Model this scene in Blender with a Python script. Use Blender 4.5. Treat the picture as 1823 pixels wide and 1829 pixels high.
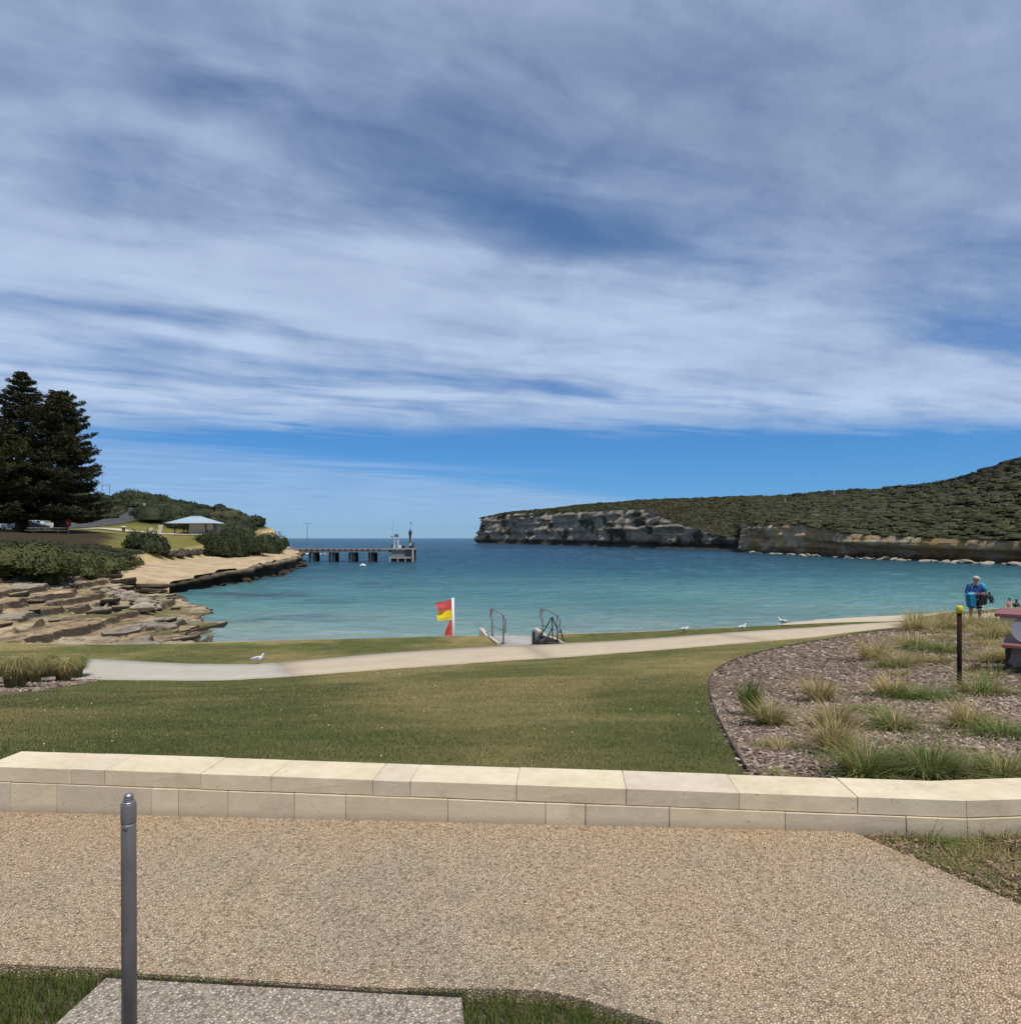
import bpy, bmesh, math, random
import numpy as np
from mathutils import Vector, Matrix
R = math.radians
random.seed(7)
rng = np.random.default_rng(11)
scene = bpy.context.scene
for o in list(bpy.data.objects): bpy.data.objects.remove(o)

# ------------------------------------------------------------------ camera, sky, sun, exposure
F, CX, HY, CZ = 1150.0, 911.5, 961.0, 5.5          # focal length in photo pixels, principal column, horizon row, eye height over the sea
cam_d = bpy.data.cameras.new('camera'); cam = bpy.data.objects.new('camera', cam_d)
scene.collection.objects.link(cam); scene.camera = cam
cam.location = (0, 0, CZ); cam.rotation_euler = (R(90), 0, 0)
cam_d.sensor_fit = 'VERTICAL'; cam_d.sensor_height = 36; cam_d.lens = F/1829*36
cam_d.shift_y = (HY-914.5)/1829
cam_d.clip_start = .05; cam_d.clip_end = 60000
SUN_EL, SUN_AZ = 69.0, 149.0                        # azimuth measured from +Y towards +X
sd = Vector((math.sin(R(SUN_AZ))*math.cos(R(SUN_EL)), math.cos(R(SUN_AZ))*math.cos(R(SUN_EL)), math.sin(R(SUN_EL))))
sl = bpy.data.lights.new('sun', 'SUN'); sun = bpy.data.objects.new('sun', sl); scene.collection.objects.link(sun)
sl.energy = 3.8; sl.angle = R(.6); sl.color = (1, .945, .86)
sun.rotation_euler = (-sd).to_track_quat('-Z', 'Y').to_euler(); sun.location = (0, 0, 60)
scene.view_settings.view_transform = 'Standard'; scene.view_settings.look = 'None'
scene.view_settings.exposure = 0.0; scene.view_settings.gamma = 1

class NT:
    """small helper around a node tree"""
    def __init__(s, tree): s.t = tree; s.n = tree.nodes; s.l = tree.links
    def new(s, typ, **kw):
        n = s.n.new(typ)
        for k, v in kw.items(): setattr(n, k, v)
        return n
    def put(s, sock, v):
        if isinstance(v, bpy.types.NodeSocket): s.l.new(v, sock)
        elif v is not None: sock.default_value = v
    def math(s, op, a, b=None, c=None, clamp=False):
        n = s.new('ShaderNodeMath', operation=op, use_clamp=clamp)
        s.put(n.inputs[0], a)
        if b is not None: s.put(n.inputs[1], b)
        if c is not None: s.put(n.inputs[2], c)
        return n.outputs[0]
    def vmath(s, op, a, b=None):
        n = s.new('ShaderNodeVectorMath', operation=op); s.put(n.inputs[0], a)
        if b is not None: s.put(n.inputs[1], b)
        return n.outputs[0]
    def noise(s, vec, scale, detail=4, rough=.55, dist=0., col=False):
        n = s.new('ShaderNodeTexNoise'); s.put(n.inputs['Vector'], vec)
        n.inputs['Scale'].default_value = scale; n.inputs['Detail'].default_value = detail
        n.inputs['Roughness'].default_value = rough; n.inputs['Distortion'].default_value = dist
        return n.outputs['Color' if col else 'Fac']
    def ramp(s, fac, stops, interp='LINEAR'):
        n = s.new('ShaderNodeValToRGB'); s.put(n.inputs[0], fac); e = n.color_ramp.elements
        n.color_ramp.interpolation = interp
        while len(e) < len(stops): e.new(.5)
        for i, (p, c) in enumerate(stops):
            e[i].position = p; e[i].color = (*c, 1) if len(c) == 3 else c
        return n.outputs[0]
    def smooth(s, v, a, b, lo=0., hi=1.):
        n = s.new('ShaderNodeMapRange', interpolation_type='SMOOTHSTEP'); s.put(n.inputs[0], v)
        n.inputs[1].default_value = a; n.inputs[2].default_value = b
        n.inputs[3].default_value = lo; n.inputs[4].default_value = hi
        return n.outputs[0]
    def mix(s, fac, a, b, blend='MIX'):
        n = s.new('ShaderNodeMix', data_type='RGBA', blend_type=blend)
        s.put(n.inputs[0], fac)
        for i, v in ((6, a), (7, b)):
            if isinstance(v, tuple) and len(v) == 3: v = (*v, 1)
            s.put(n.inputs[i], v)
        return n.outputs[2]
    def sep(s, v):
        n = s.new('ShaderNodeSeparateXYZ'); s.put(n.inputs[0], v); return n.outputs
    def comb(s, x, y, z=0.):
        n = s.new('ShaderNodeCombineXYZ')
        for i, v in enumerate((x, y, z)): s.put(n.inputs[i], v)
        return n.outputs[0]
    def scalev(s, v, sc):
        return s.vmath('MULTIPLY', v, sc)

world = bpy.data.worlds.new('World'); scene.world = world; world.use_nodes = True
W = NT(world.node_tree); W.n.clear()
sky = W.new('ShaderNodeTexSky', sky_type='NISHITA')
sky.sun_disc = False; sky.sun_elevation = R(SUN_EL); sky.sun_rotation = R(SUN_AZ)
sky.altitude = 0; sky.air_density = 1.0; sky.dust_density = .0; sky.ozone_density = 3.0
gen = W.new('ShaderNodeTexCoord').outputs['Generated']
dx, dy, dz = W.sep(gen)
zc = W.math('MAXIMUM', dz, .012)
u = W.math('DIVIDE', dx, zc); v = W.math('DIVIDE', dy, zc)
# cloud sheet coordinates: a runs along the cirrus streaks, b across them
a_ = W.math('ADD', W.math('MULTIPLY', u, .92), W.math('MULTIPLY', v, .39))
b_ = W.math('SUBTRACT', W.math('MULTIPLY', v, .92), W.math('MULTIPLY', u, .39))
ab = W.comb(a_, b_)
warp = W.noise(W.scalev(ab, (.7, .9, 1)), 1.0, 3, .5, col=True)
wv = W.vmath('SUBTRACT', warp, (.5, .5, .5))
abw = W.vmath('ADD', ab, W.scalev(wv, (.9, .42, 0)))
aw, bw, _ = W.sep(abw)
n_soft = W.noise(W.scalev(abw, (.62, 1.0, 1)), 1.3, 7, .54)
n_str = W.noise(W.scalev(abw, (.62, 1.75, 1)), 1.5, 6, .55, .25)
n_fine = W.noise(W.scalev(gen, (9., 9., 13.)), 1.0, 7, .6, .6)
n_len = W.noise(W.scalev(ab, (.55, .3, 1)), 1.0, 2, .5)
def gauss(c, w, x=None):
    d = W.math('DIVIDE', W.math('SUBTRACT', bw if x is None else x, c), w)
    return W.math('EXPONENT', W.math('MULTIPLY', W.math('MULTIPLY', d, d), -1.))
def gauss2(ca, wa, cb, wb):
    p = W.math('DIVIDE', W.math('SUBTRACT', aw, ca), wa); q = W.math('DIVIDE', W.math('SUBTRACT', bw, cb), wb)
    s_ = W.math('ADD', W.math('MULTIPLY', p, p), W.math('MULTIPLY', q, q))
    return W.math('EXPONENT', W.math('MULTIPLY', s_, -1.))
dens = W.math('ADD', W.math('MULTIPLY', W.math('SUBTRACT', n_soft, .5), .7), .80)
dens = W.math('ADD', dens, W.math('MULTIPLY', W.math('SUBTRACT', n_str, .5), .95))
dens = W.math('ADD', dens, W.math('MULTIPLY', W.math('SUBTRACT', n_fine, .5), .30))
for (ca, wa, cb, wb, s_) in ((.95, .70, 1.86, .28, .44), (3.7, .9, 1.85, .34, .50), (1.5, 1.3, 3.9, .16, .34),
                             (.1, .6, 1.45, .28, .14), (-.6, .9, 3.35, .14, .2), (2.3, .8, 1.3, .3, .12)):
    dens = W.math('SUBTRACT', dens, W.math('MULTIPLY', gauss2(ca, wa, cb, wb), s_))
dens = W.math('ADD', dens, W.math('MULTIPLY', gauss(2.75, .55), .22))
# the sheet ends towards the horizon, then thin low cirrus on the left
edge_n = W.math('MULTIPLY', W.math('SUBTRACT', n_str, .5), 2.2)
fade = W.smooth(W.math('ADD', v, edge_n), 5.0, 6.4, 1., 0.)
dens = W.math('MULTIPLY', W.smooth(dens, .18, 1.02), fade)
low = W.math('SUBTRACT', v, W.math('ADD', W.math('MULTIPLY', u, 1.5), 11.6))
low = W.math('ADD', low, W.math('MULTIPLY', W.math('SUBTRACT', n_str, .5), 4.))
low_d = W.math('MULTIPLY', W.math('MULTIPLY', W.smooth(low, -1.2, 3.), W.smooth(v, 14, 60, 1., .35)), .42)
wisp = W.math('MULTIPLY', gauss2(.1, 3.2, 8.9, .5), W.math('MULTIPLY', n_str, .75))
dens = W.math('MAXIMUM', dens, W.math('MAXIMUM', low_d, wisp))
bright = W.math('ADD', W.math('MULTIPLY', W.math('SUBTRACT', n_soft, .5), 1.1), W.smooth(bw, 1.1, 2.7, .34, .82))
bright = W.math('ADD', bright, W.math('MULTIPLY', W.math('SUBTRACT', n_str, .5), .55))
bright = W.math('ADD', bright, W.math('MULTIPLY', W.math('SUBTRACT', n_fine, .5), .42), clamp=True)
c_cloud = W.ramp(bright, [(0., (2.2, 2.8, 4.0)), (.5, (3.2, 4.1, 5.75)), (1., (4.55, 5.7, 7.5))])
sky_t = W.mix(1., sky.outputs[0], W.ramp(dz, [(0., (.25, .47, .90)), (.14, (.25, .56, .91)), (.36, (.66, .78, .93))]), 'MULTIPLY')
skycol = W.mix(W.math('MULTIPLY', dens, .93), sky_t, c_cloud)
bg = W.new('ShaderNodeBackground'); W.put(bg.inputs[0], skycol); bg.inputs[1].default_value = .112
W.l.new(bg.outputs[0], W.new('ShaderNodeOutputWorld').inputs[0])

# ------------------------------------------------------------------ numeric helpers
def at(px, py, Y):  return Vector(((px-CX)/F*Y, Y, CZ-(py-HY)/F*Y))          # photo pixel at depth Y
def on(px, py, z):  return at(px, py, (CZ-z)*F/(py-HY))                       # photo pixel on a level
def _h(ix, iy, iz, seed):
    n = (ix*374761393 + iy*668265263 + iz*1274126177 + seed*362437) & 0xFFFFFFFF
    n = ((n ^ (n >> 13))*1274126177) & 0xFFFFFFFF
    return ((n ^ (n >> 16)) & 0xFFFFFF)/float(0xFFFFFF)
def vnoise(x, y, z=0., seed=0):
    x, y, z = np.broadcast_arrays(np.asarray(x, float), np.asarray(y, float), np.asarray(z, float))
    ix, iy, iz = np.floor(x).astype(np.int64), np.floor(y).astype(np.int64), np.floor(z).astype(np.int64)
    fx, fy, fz = x-ix, y-iy, z-iz
    fx, fy, fz = [f*f*(3-2*f) for f in (fx, fy, fz)]
    r = 0.
    for a in (0, 1):
        for b in (0, 1):
            for c in (0, 1):
                r = r + _h(ix+a, iy+b, iz+c, seed)*np.where(a, fx, 1-fx)*np.where(b, fy, 1-fy)*np.where(c, fz, 1-fz)
    return r
def fbm(x, y, z=0., oct=4, seed=0):
    s = 0.; a = .5; t = 0.
    for i in range(oct):
        s = s + a*vnoise(np.asarray(x)*2**i, np.asarray(y)*2**i, np.asarray(z)*2**i, seed+i*17); t += a; a *= .5
    return s/t
def sstep(x, a, b):
    t = np.clip((np.asarray(x, float)-a)/(b-a), 0, 1); return t*t*(3-2*t)
def inpoly(x, y, poly):
    x = np.asarray(x); y = np.asarray(y); c = np.zeros(x.shape, bool); n = len(poly)
    for i in range(n):
        x0, y0 = poly[i]; x1, y1 = poly[i-1]
        if y0 == y1: continue
        m = ((y0 > y) != (y1 > y)) & (x < (x1-x0)*(y-y0)/(y1-y0)+x0)
        c ^= m
    return c

# ------------------------------------------------------------------ object helpers
col = scene.collection
def tag(o, label=None, cat=None, group=None, kind=None):
    if label: o['label'] = label
    if cat: o['category'] = cat
    if group: o['group'] = group
    if kind: o['kind'] = kind
    return o
def link(name, me, mat=None, parent=None):
    o = bpy.data.objects.new(name, me); col.objects.link(o)
    if mat is not None: me.materials.append(mat)
    if parent is not None: o.parent = parent
    return o
def empty(name, loc=(0, 0, 0), rz=0.):
    o = bpy.data.objects.new(name, None); col.objects.link(o)
    o.location = loc; o.rotation_euler = (0, 0, rz); o.empty_display_size = .2
    return o
def np_mesh(name, V, Fc, colr=None, smooth=False):
    V = np.asarray(V, np.float32); Fc = np.asarray(Fc, np.int32); m, k = Fc.shape
    me = bpy.data.meshes.new(name)
    me.vertices.add(len(V)); me.vertices.foreach_set('co', V.ravel())
    me.loops.add(m*k); me.loops.foreach_set('vertex_index', Fc.ravel())
    me.polygons.add(m); me.polygons.foreach_set('loop_start', np.arange(0, m*k, k, dtype=np.int32))
    if smooth: me.polygons.foreach_set('use_smooth', np.ones(m, bool))
    me.update(calc_edges=True)
    if colr is not None:
        at_ = me.color_attributes.new('Col', 'FLOAT_COLOR', 'POINT')
        c = np.ones((len(V), 4), np.float32); c[:, :3] = colr
        at_.data.foreach_set('color', c.ravel())
    me.validate()
    return me
def grid_faces(nr, nc):
    i = np.arange(nr-1)[:, None]*nc+np.arange(nc-1)[None, :]
    i = i.ravel(); return np.stack([i, i+1, i+nc+1, i+nc], 1)
class MB:
    """collects boxes, tubes and lathes into one mesh"""
    def __init__(s): s.v = []; s.f = []
    def add(s, vs, fs):
        b = len(s.v); s.v += [tuple(p) for p in vs]; s.f += [tuple(i+b for i in f) for f in fs]; return s
    def box(s, c, size, rz=0., tilt=None):
        m = Matrix.Rotation(rz, 3, 'Z')
        if tilt: m = m @ Matrix.Rotation(tilt[0], 3, 'X') @ Matrix.Rotation(tilt[1], 3, 'Y')
        vs = [Vector(c)+m @ Vector((x*size[0]/2, y*size[1]/2, z*size[2]/2)) for z in (-1, 1) for y in (-1, 1) for x in (-1, 1)]
        return s.add(vs, [(0, 2, 3, 1), (4, 5, 7, 6), (0, 1, 5, 4), (2, 6, 7, 3), (0, 4, 6, 2), (1, 3, 7, 5)])
    def hexa(s, lo, hi):                                           # two quads, bottom and top, ccw
        return s.add(list(lo)+list(hi), [(3, 2, 1, 0), (4, 5, 6, 7), (0, 1, 5, 4), (1, 2, 6, 5), (2, 3, 7, 6), (3, 0, 4, 7)])
    def tube(s, pts, r, n=8, cap=True):
        pts = [Vector(p) for p in pts]; rs = r if isinstance(r, (list, tuple)) else [r]*len(pts)
        rings = []; prev = None
        for i, p in enumerate(pts):
            d = (pts[min(i+1, len(pts)-1)]-pts[max(i-1, 0)])
            d = d.normalized() if d.length > 1e-9 else Vector((0, 0, 1))
            if prev is None:
                x = d.orthogonal().normalized()
            else:
                x = (prev-d*prev.dot(d)); x = x.normalized() if x.length > 1e-6 else d.orthogonal().normalized()
            prev = x; y = d.cross(x)
            rings.append([p+(x*math.cos(2*math.pi*k/n)+y*math.sin(2*math.pi*k/n))*rs[i] for k in range(n)])
        b = len(s.v)
        for rg in rings: s.v += [tuple(p) for p in rg]
        for i in range(len(rings)-1):
            for k in range(n):
                k2 = (k+1) % n; s.f.append((b+i*n+k, b+i*n+k2, b+(i+1)*n+k2, b+(i+1)*n+k))
        if cap:
            s.f.append(tuple(b+k for k in range(n))[::-1]); s.f.append(tuple(b+(len(rings)-1)*n+k for k in range(n)))
        return s
    def build(s, name, mat, parent=None, smooth=False, bevel=0.):
        me = bpy.data.meshes.new(name); me.from_pydata(s.v, [], s.f); me.update()
        if bevel > 0:
            bm = bmesh.new(); bm.from_mesh(me)
            bmesh.ops.bevel(bm, geom=[e for e in bm.edges], offset=bevel, segments=1, affect='EDGES')
            bm.to_mesh(me); bm.free()
        if smooth:
            for p in me.polygons: p.use_smooth = True
        return link(name, me, mat, parent)
def sheet(name, poly, mat, th, zf, kind=None, parent=None):       # a flat slab from an outline: top face follows zf
    bm = bmesh.new()
    top = [bm.verts.new((x, y, zf(x, y))) for x, y in poly]; bot = [bm.verts.new((x, y, zf(x, y)-th)) for x, y in poly]
    f = bm.faces.new(top); n = len(poly)
    if f.normal.z < 0: f.normal_flip()
    for i in range(n): bm.faces.new((top[i], bot[i], bot[(i+1) % n], top[(i+1) % n]))
    bmesh.ops.triangulate(bm, faces=[f]); bm.normal_update()
    bmesh.ops.recalc_face_normals(bm, faces=bm.faces)
    me = bpy.data.meshes.new(name); bm.to_mesh(me); bm.free()
    o = link(name, me, mat, parent)
    if kind: o['kind'] = kind
    return o
def blades(P, az, h, w, lean, seg, C, droop=.35, tipw=.12):
    """grass blades as tapered strips; returns vertices, quads, colours"""
    n = len(P); ca, sa = np.cos(az), np.sin(az); V = []
    for k in range(seg+1):
        t = k/seg
        out = h*lean*t**1.5; up = h*(t-droop*lean*t*t)
        cx = P[:, 0]+ca*out; cy = P[:, 1]+sa*out; cz = P[:, 2]+up
        ww = w*((1-t)*(1-tipw)+tipw)*.5
        V.append(np.stack([cx-sa*ww, cy+ca*ww, cz], 1)); V.append(np.stack([cx+sa*ww, cy-ca*ww, cz], 1))
    V = np.stack(V, 1)                                            # n, 2(seg+1), 3
    m = 2*(seg+1); base = np.arange(n)[:, None]*m
    Fc = np.concatenate([np.concatenate([base+2*k, base+2*k+1, base+2*k+3, base+2*k+2], 1) for k in range(seg)], 0)
    return V.reshape(-1, 3), Fc, np.repeat(C, m, 0)
def leafquads(P, N, size, C, asp=.55):
    n = len(P); r = rng.normal(size=(n, 3)); T = np.cross(N, r); T /= np.linalg.norm(T, axis=1)[:, None]+1e-9
    B = np.cross(N, T); s = np.asarray(size).reshape(-1, 1)*np.ones((n, 1))
    V = np.stack([P-T*s, P+B*s*asp, P+T*s, P-B*s*asp], 1).reshape(-1, 3)
    return V, np.arange(4*n).reshape(n, 4), np.repeat(C, 4, 0)
def join(parts):
    Vs, Fs, Cs = [], [], []; b = 0
    for V, Fc, C in parts:
        Vs.append(V); Fs.append(Fc+b); Cs.append(C); b += len(V)
    return np.concatenate(Vs), np.concatenate(Fs), np.concatenate(Cs)
def copy_tree(o, parent=None):
    c = o.copy(); col.objects.link(c); c.parent = parent
    for ch in [x for x in bpy.data.objects if x.parent == o]: copy_tree(ch, c)
    return c

# ------------------------------------------------------------------ materials
def newmat(name):
    m = bpy.data.materials.new(name); m.use_nodes = True; T = NT(m.node_tree); T.n.clear()
    out = T.new('ShaderNodeOutputMaterial'); p = T.new('ShaderNodeBsdfPrincipled'); T.l.new(p.outputs[0], out.inputs[0])
    T.p = p; T.out = out
    T.pos = T.new('ShaderNodeNewGeometry').outputs['Position']; T.obj = T.new('ShaderNodeTexCoord').outputs['Object']
    return m, T
def bump(T, h, strength, dist=.01):
    n = T.new('ShaderNodeBump'); n.inputs['Strength'].default_value = strength; n.inputs['Distance'].default_value = dist
    T.put(n.inputs['Height'], h); T.l.new(n.outputs[0], T.p.inputs['Normal']); return n
def plain(name, c1, c2=None, scale=6., rough=.7, metal=0., spec=.35, bmp=0., bsc=None, bdist=.01, attr=False, detail=5, obj=True, rnd=0., stretch=None):
    """colour varied by noise, optional bump, optional vertex colour as base"""
    m, T = newmat(name); vec = T.obj if obj else T.pos
    if stretch: vec = T.scalev(vec, stretch)
    n = T.noise(vec, scale, detail, .6)
    c2 = c2 or tuple(x*.75 for x in c1)
    if attr:
        a = T.new('ShaderNodeAttribute', attribute_name='Col').outputs['Color']
        c = T.mix(1., a, T.ramp(n, [(.25, c1), (.75, c2)]), 'MULTIPLY')
    else: c = T.ramp(n, [(.3, c1), (.7, c2)])
    if rnd:
        r_ = T.new('ShaderNodeObjectInfo').outputs['Random']
        c = T.mix(1., c, T.ramp(r_, [(0., (1-rnd,)*3), (1., (1.+rnd*.4,)*3)]), 'MULTIPLY')
    T.put(T.p.inputs['Base Color'], c); T.p.inputs['Roughness'].default_value = rough
    T.p.inputs['Metallic'].default_value = metal; T.p.inputs['Specular IOR Level'].default_value = spec
    if bmp: bump(T, T.noise(vec, bsc or scale*4, 6, .65), bmp, bdist)
    return m
MT = {}
def leafmat(name, tint=(1, 1, 1), trans=.25, rough=.65):
    m, T = newmat(name); a = T.new('ShaderNodeAttribute', attribute_name='Col').outputs['Color']
    c = T.mix(1., a, (*tint, 1), 'MULTIPLY')
    T.put(T.p.inputs['Base Color'], c); T.p.inputs['Roughness'].default_value = rough; T.p.inputs['Specular IOR Level'].default_value = .2
    if trans:
        tr = T.new('ShaderNodeBsdfTranslucent'); T.put(tr.inputs[0], c)
        mx = T.new('ShaderNodeMixShader'); mx.inputs[0].default_value = trans
        T.l.new(T.p.outputs[0], mx.inputs[1]); T.l.new(tr.outputs[0], mx.inputs[2]); T.l.new(mx.outputs[0], T.out.inputs[0])
    return m
MT['blade'] = leafmat('grass_blade', trans=.3)
MT['leaf'] = leafmat('leaf', trans=.15)
MT['needle'] = leafmat('needle', trans=.08, rough=.6)
MT['chip'] = plain('wood_chip', (1, 1, 1), (.8, .8, .8), scale=40, attr=True, rough=.85, spec=.15)
MT['bark'] = plain('bark', (.10, .075, .055), (.05, .04, .03), scale=3, bmp=.6, bdist=.05, rough=.9)
MT['steel'] = plain('galvanised_steel', (.42, .43, .44), (.3, .31, .32), scale=30, metal=.85, rough=.35)
MT['white'] = plain('white_paint', (.80, .80, .78), (.72, .72, .70), scale=8, rough=.45)
MT['dark'] = plain('dark_rubber', (.018, .018, .02), (.03, .03, .032), scale=20, rough=.55)
MT['timber_grey'] = plain('weathered_timber', (.30, .27, .23), (.19, .17, .15), scale=4, bmp=.4, rough=.9, stretch=(1, 6, 6))
MT['conc'] = plain('pale_concrete', (.52, .46, .38), (.44, .39, .32), scale=3, rough=.9, bmp=.15, bsc=60, obj=False)

def mat_paving(name, cols, scale, mort, big):
    m, T = newmat(name)
    v = T.new('ShaderNodeTexVoronoi', feature='F1'); T.put(v.inputs['Vector'], T.pos); v.inputs['Scale'].default_value = scale
    v.inputs['Randomness'].default_value = .95
    e = T.new('ShaderNodeTexVoronoi', feature='DISTANCE_TO_EDGE'); T.put(e.inputs['Vector'], T.pos); e.inputs['Scale'].default_value = scale
    e.inputs['Randomness'].default_value = .95
    r_, g_, b2 = T.sep(v.outputs['Color'])
    c = T.ramp(r_, cols, 'CONSTANT')
    c = T.mix(T.smooth(T.noise(T.pos, scale*.55, 2, .5), .58, .66, 0., .55), c, (*mort, 1))
    c = T.mix(1., c, T.ramp(T.noise(T.pos, scale*2.5, 3), [(.3, (.86,)*3), (.7, (1.08,)*3)]), 'MULTIPLY')
    gap = T.smooth(e.outputs['Distance'], .0, .12)
    c = T.mix(gap, (*mort, 1), c)
    pits = T.smooth(T.noise(T.pos, scale*.8, 4, .6, .8), .55, .62)
    c = T.mix(T.math('MULTIPLY', pits, .82), c, tuple(m_*.72 for m_ in mort)+(1,))
    c = T.mix(1., c, T.ramp(T.noise(T.pos, 1.1, 6, .6), big), 'MULTIPLY')
    # old spots and tyre-grey scuffs
    sp = T.smooth(T.noise(T.pos, 4.3, 2, .4), .66, .74)
    c = T.mix(T.math('MULTIPLY', sp, .28), c, (.24, .19, .15, 1))
    T.put(T.p.inputs['Base Color'], c); T.p.inputs['Roughness'].default_value = .82; T.p.inputs['Specular IOR Level'].default_value = .25
    hgt = T.math('SUBTRACT', T.math('ADD', T.smooth(e.outputs['Distance'], .0, .3), T.math('MULTIPLY', g_, .5)), T.math('MULTIPLY', pits, .8))
    bump(T, hgt, .9, .006)
    return m
MT['paving'] = mat_paving('exposed_aggregate', [(0, (.64, .50, .34)), (.2, (.70, .565, .40)), (.36, (.62, .47, .32)), (.5, (.73, .60, .44)), (.63, (.68, .48, .33)),
                          (.76, (.55, .42, .29)), (.86, (.70, .58, .43)), (.95, (.40, .31, .22))], 92, (.30, .215, .13),
                          [(.3, (.84, .86, .90)), (.46, (1, .98, .95)), (.58, (1.0, .96, .90)), (.72, (1.12, 1.02, .93))])
MT['pad'] = mat_paving('grey_aggregate', [(0, (.54, .45, .325)), (.2, (.64, .56, .43)), (.4, (.44, .36, .26)), (.55, (.60, .51, .385)), (.7, (.36, .30, .23)), (.85, (.67, .59, .47))],
                       76, (.30, .25, .19), [(.3, (.88, .88, .9)), (.7, (1.04, 1.02, 1.0))])

def mat_stone():
    m, T = newmat('cut_limestone')
    n = T.math('ADD', T.math('MULTIPLY', T.noise(T.pos, 4, 9, .68), .7), T.math('MULTIPLY', T.noise(T.scalev(T.pos, (1, 1, 3)), 17, 6, .65), .3))
    c = T.ramp(n, [(.30, (.47, .39, .275)), (.42, (.59, .505, .37)), (.53, (.65, .565, .42)), (.68, (.73, .65, .50))])
    rd = T.new('ShaderNodeObjectInfo').outputs['Random']
    c = T.mix(1., c, T.ramp(rd, [(0., (.90, .88, .90)), (.35, (1.04, 1.02, .98)), (.6, (.97, .93, .87)), (1., (1.10, 1.10, 1.06))]), 'MULTIPLY')
    pit = T.smooth(T.noise(T.pos, 32, 5, .55), .655, .72)
    c = T.mix(T.math('MULTIPLY', pit, .45), c, (.30, .24, .17, 1))
    x, y, z = T.sep(T.pos)
    splash = T.math('ADD', T.math('SUBTRACT', z, T.math('MULTIPLY', x, .018)), T.math('MULTIPLY', T.noise(T.pos, 4, 5, .6), -.12))
    c = T.mix(T.math('MULTIPLY', T.smooth(splash, 3.83, 3.90, 1., 0.), .5), c, (.27, .21, .14, 1))          # damp soil stain at the foot
    T.put(T.p.inputs['Base Color'], c); T.p.inputs['Roughness'].default_value = .88; T.p.inputs['Specular IOR Level'].default_value = .2
    bump(T, T.math('ADD', T.noise(T.pos, 60, 6, .6), T.math('MULTIPLY', pit, -1.)), .35, .004)
    return m
MT['stone'] = mat_stone()
MT['mortar'] = plain('mortar', (.42, .35, .24), (.34, .28, .19), scale=20, rough=.95, obj=False)

def mat_lawn():
    m, T = newmat('lawn_turf'); a = T.new('ShaderNodeAttribute', attribute_name='Col').outputs['Color']
    n1 = T.noise(T.scalev(T.pos, (1, 1, .5)), 26, 6, .7); n2 = T.noise(T.scalev(T.pos, (.7, 1.2, 1)), 2.4, 7, .66)
    c = T.mix(1., a, T.ramp(n1, [(.28, (.52, .55, .5)), (.5, (.95, .97, .9)), (.75, (1.35, 1.3, 1.2))]), 'MULTIPLY')
    c = T.mix(1., c, T.ramp(n2, [(.32, (.70, .76, .70)), (.68, (1.28, 1.2, 1.12))]), 'MULTIPLY')
    T.put(T.p.inputs['Base Color'], c); T.p.inputs['Roughness'].default_value = .9; T.p.inputs['Specular IOR Level'].default_value = .1
    bump(T, T.noise(T.pos, 34, 6, .75), .9, .03)
    return m
MT['lawn'] = mat_lawn()
MT['soil'] = plain('dark_soil', (.035, .027, .02), (.02, .016, .012), scale=30, rough=.95, obj=False, bmp=.5)

def mat_rock(name, pale, mid, dark, ochre, wet=True, band=2.2, wetz=.8, wetw=1.2, sc=1., veg=0., oct_=.54):
    m, T = newmat(name)
    x, y, z = T.sep(T.pos)
    wz = T.math('ADD', T.math('MULTIPLY', z, band), T.math('MULTIPLY', T.noise(T.scalev(T.pos, (.04, .04, .1)), 1, 5, .6), 5.))
    st = T.noise(T.comb(T.math('MULTIPLY', x, .02), T.math('MULTIPLY', y, .02), wz), 1., 6, .7)
    pt = T.noise(T.scalev(T.pos, (1, 1, 1.6)), .35*sc, 8, .68)
    c = T.ramp(T.math('ADD', T.math('MULTIPLY', st, .34), T.math('MULTIPLY', pt, .66)), [(.32, dark), (.45, mid), (.56, pale), (.70, mid)])
    oc = T.smooth(T.noise(T.scalev(T.pos, (1, 1, .5)), .09, 4, .55), oct_, oct_+.12)
    c = T.mix(T.math('MULTIPLY', oc, .7), c, (*ochre, 1))
    lich = T.smooth(T.noise(T.scalev(T.pos, (1, 1, .6)), 1.1*sc, 6, .7), .56, .66)
    c = T.mix(T.math('MULTIPLY', lich, .55), c, tuple(d*.7 for d in dark)+(1,))
    if veg:
        vg = T.smooth(T.noise(T.scalev(T.pos, (1, 1, 1.5)), .055, 6, .62), .53, .60)
        c = T.mix(T.math('MULTIPLY', vg, veg), c, (.030, .030, .017, 1))
    if wet:
        w = T.math('ADD', z, T.math('MULTIPLY', T.math('SUBTRACT', T.noise(T.pos, .5, 5, .6), .5), wetw*1.6))
        c = T.mix(T.math('MULTIPLY', T.smooth(w, wetz, wetz+wetw, 1., 0.), .86), c, (.022, .019, .016, 1))   # algae on the tidal rock
    T.put(T.p.inputs['Base Color'], c); T.p.inputs['Roughness'].default_value = .88; T.p.inputs['Specular IOR Level'].default_value = .25
    hb = T.math('ADD', T.noise(T.scalev(T.pos, (1, 1, 3)), .8, 9, .72), T.math('MULTIPLY', st, .8))
    bump(T, hb, .9, .5/sc)
    return m
MT['cliff'] = mat_rock('far_cliff', (.43, .38, .295), (.24, .21, .165), (.085, .076, .062), (.30, .24, .16), wetz=3.0, wetw=2.5, sc=.28, veg=.85, band=1.0)
MT['bluff'] = mat_rock('near_bluff', (.56, .47, .33), (.36, .255, .145), (.095, .066, .04), (.44, .275, .10), wetz=.5, wetw=1.5, sc=.4, veg=.3, oct_=.46)
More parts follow.
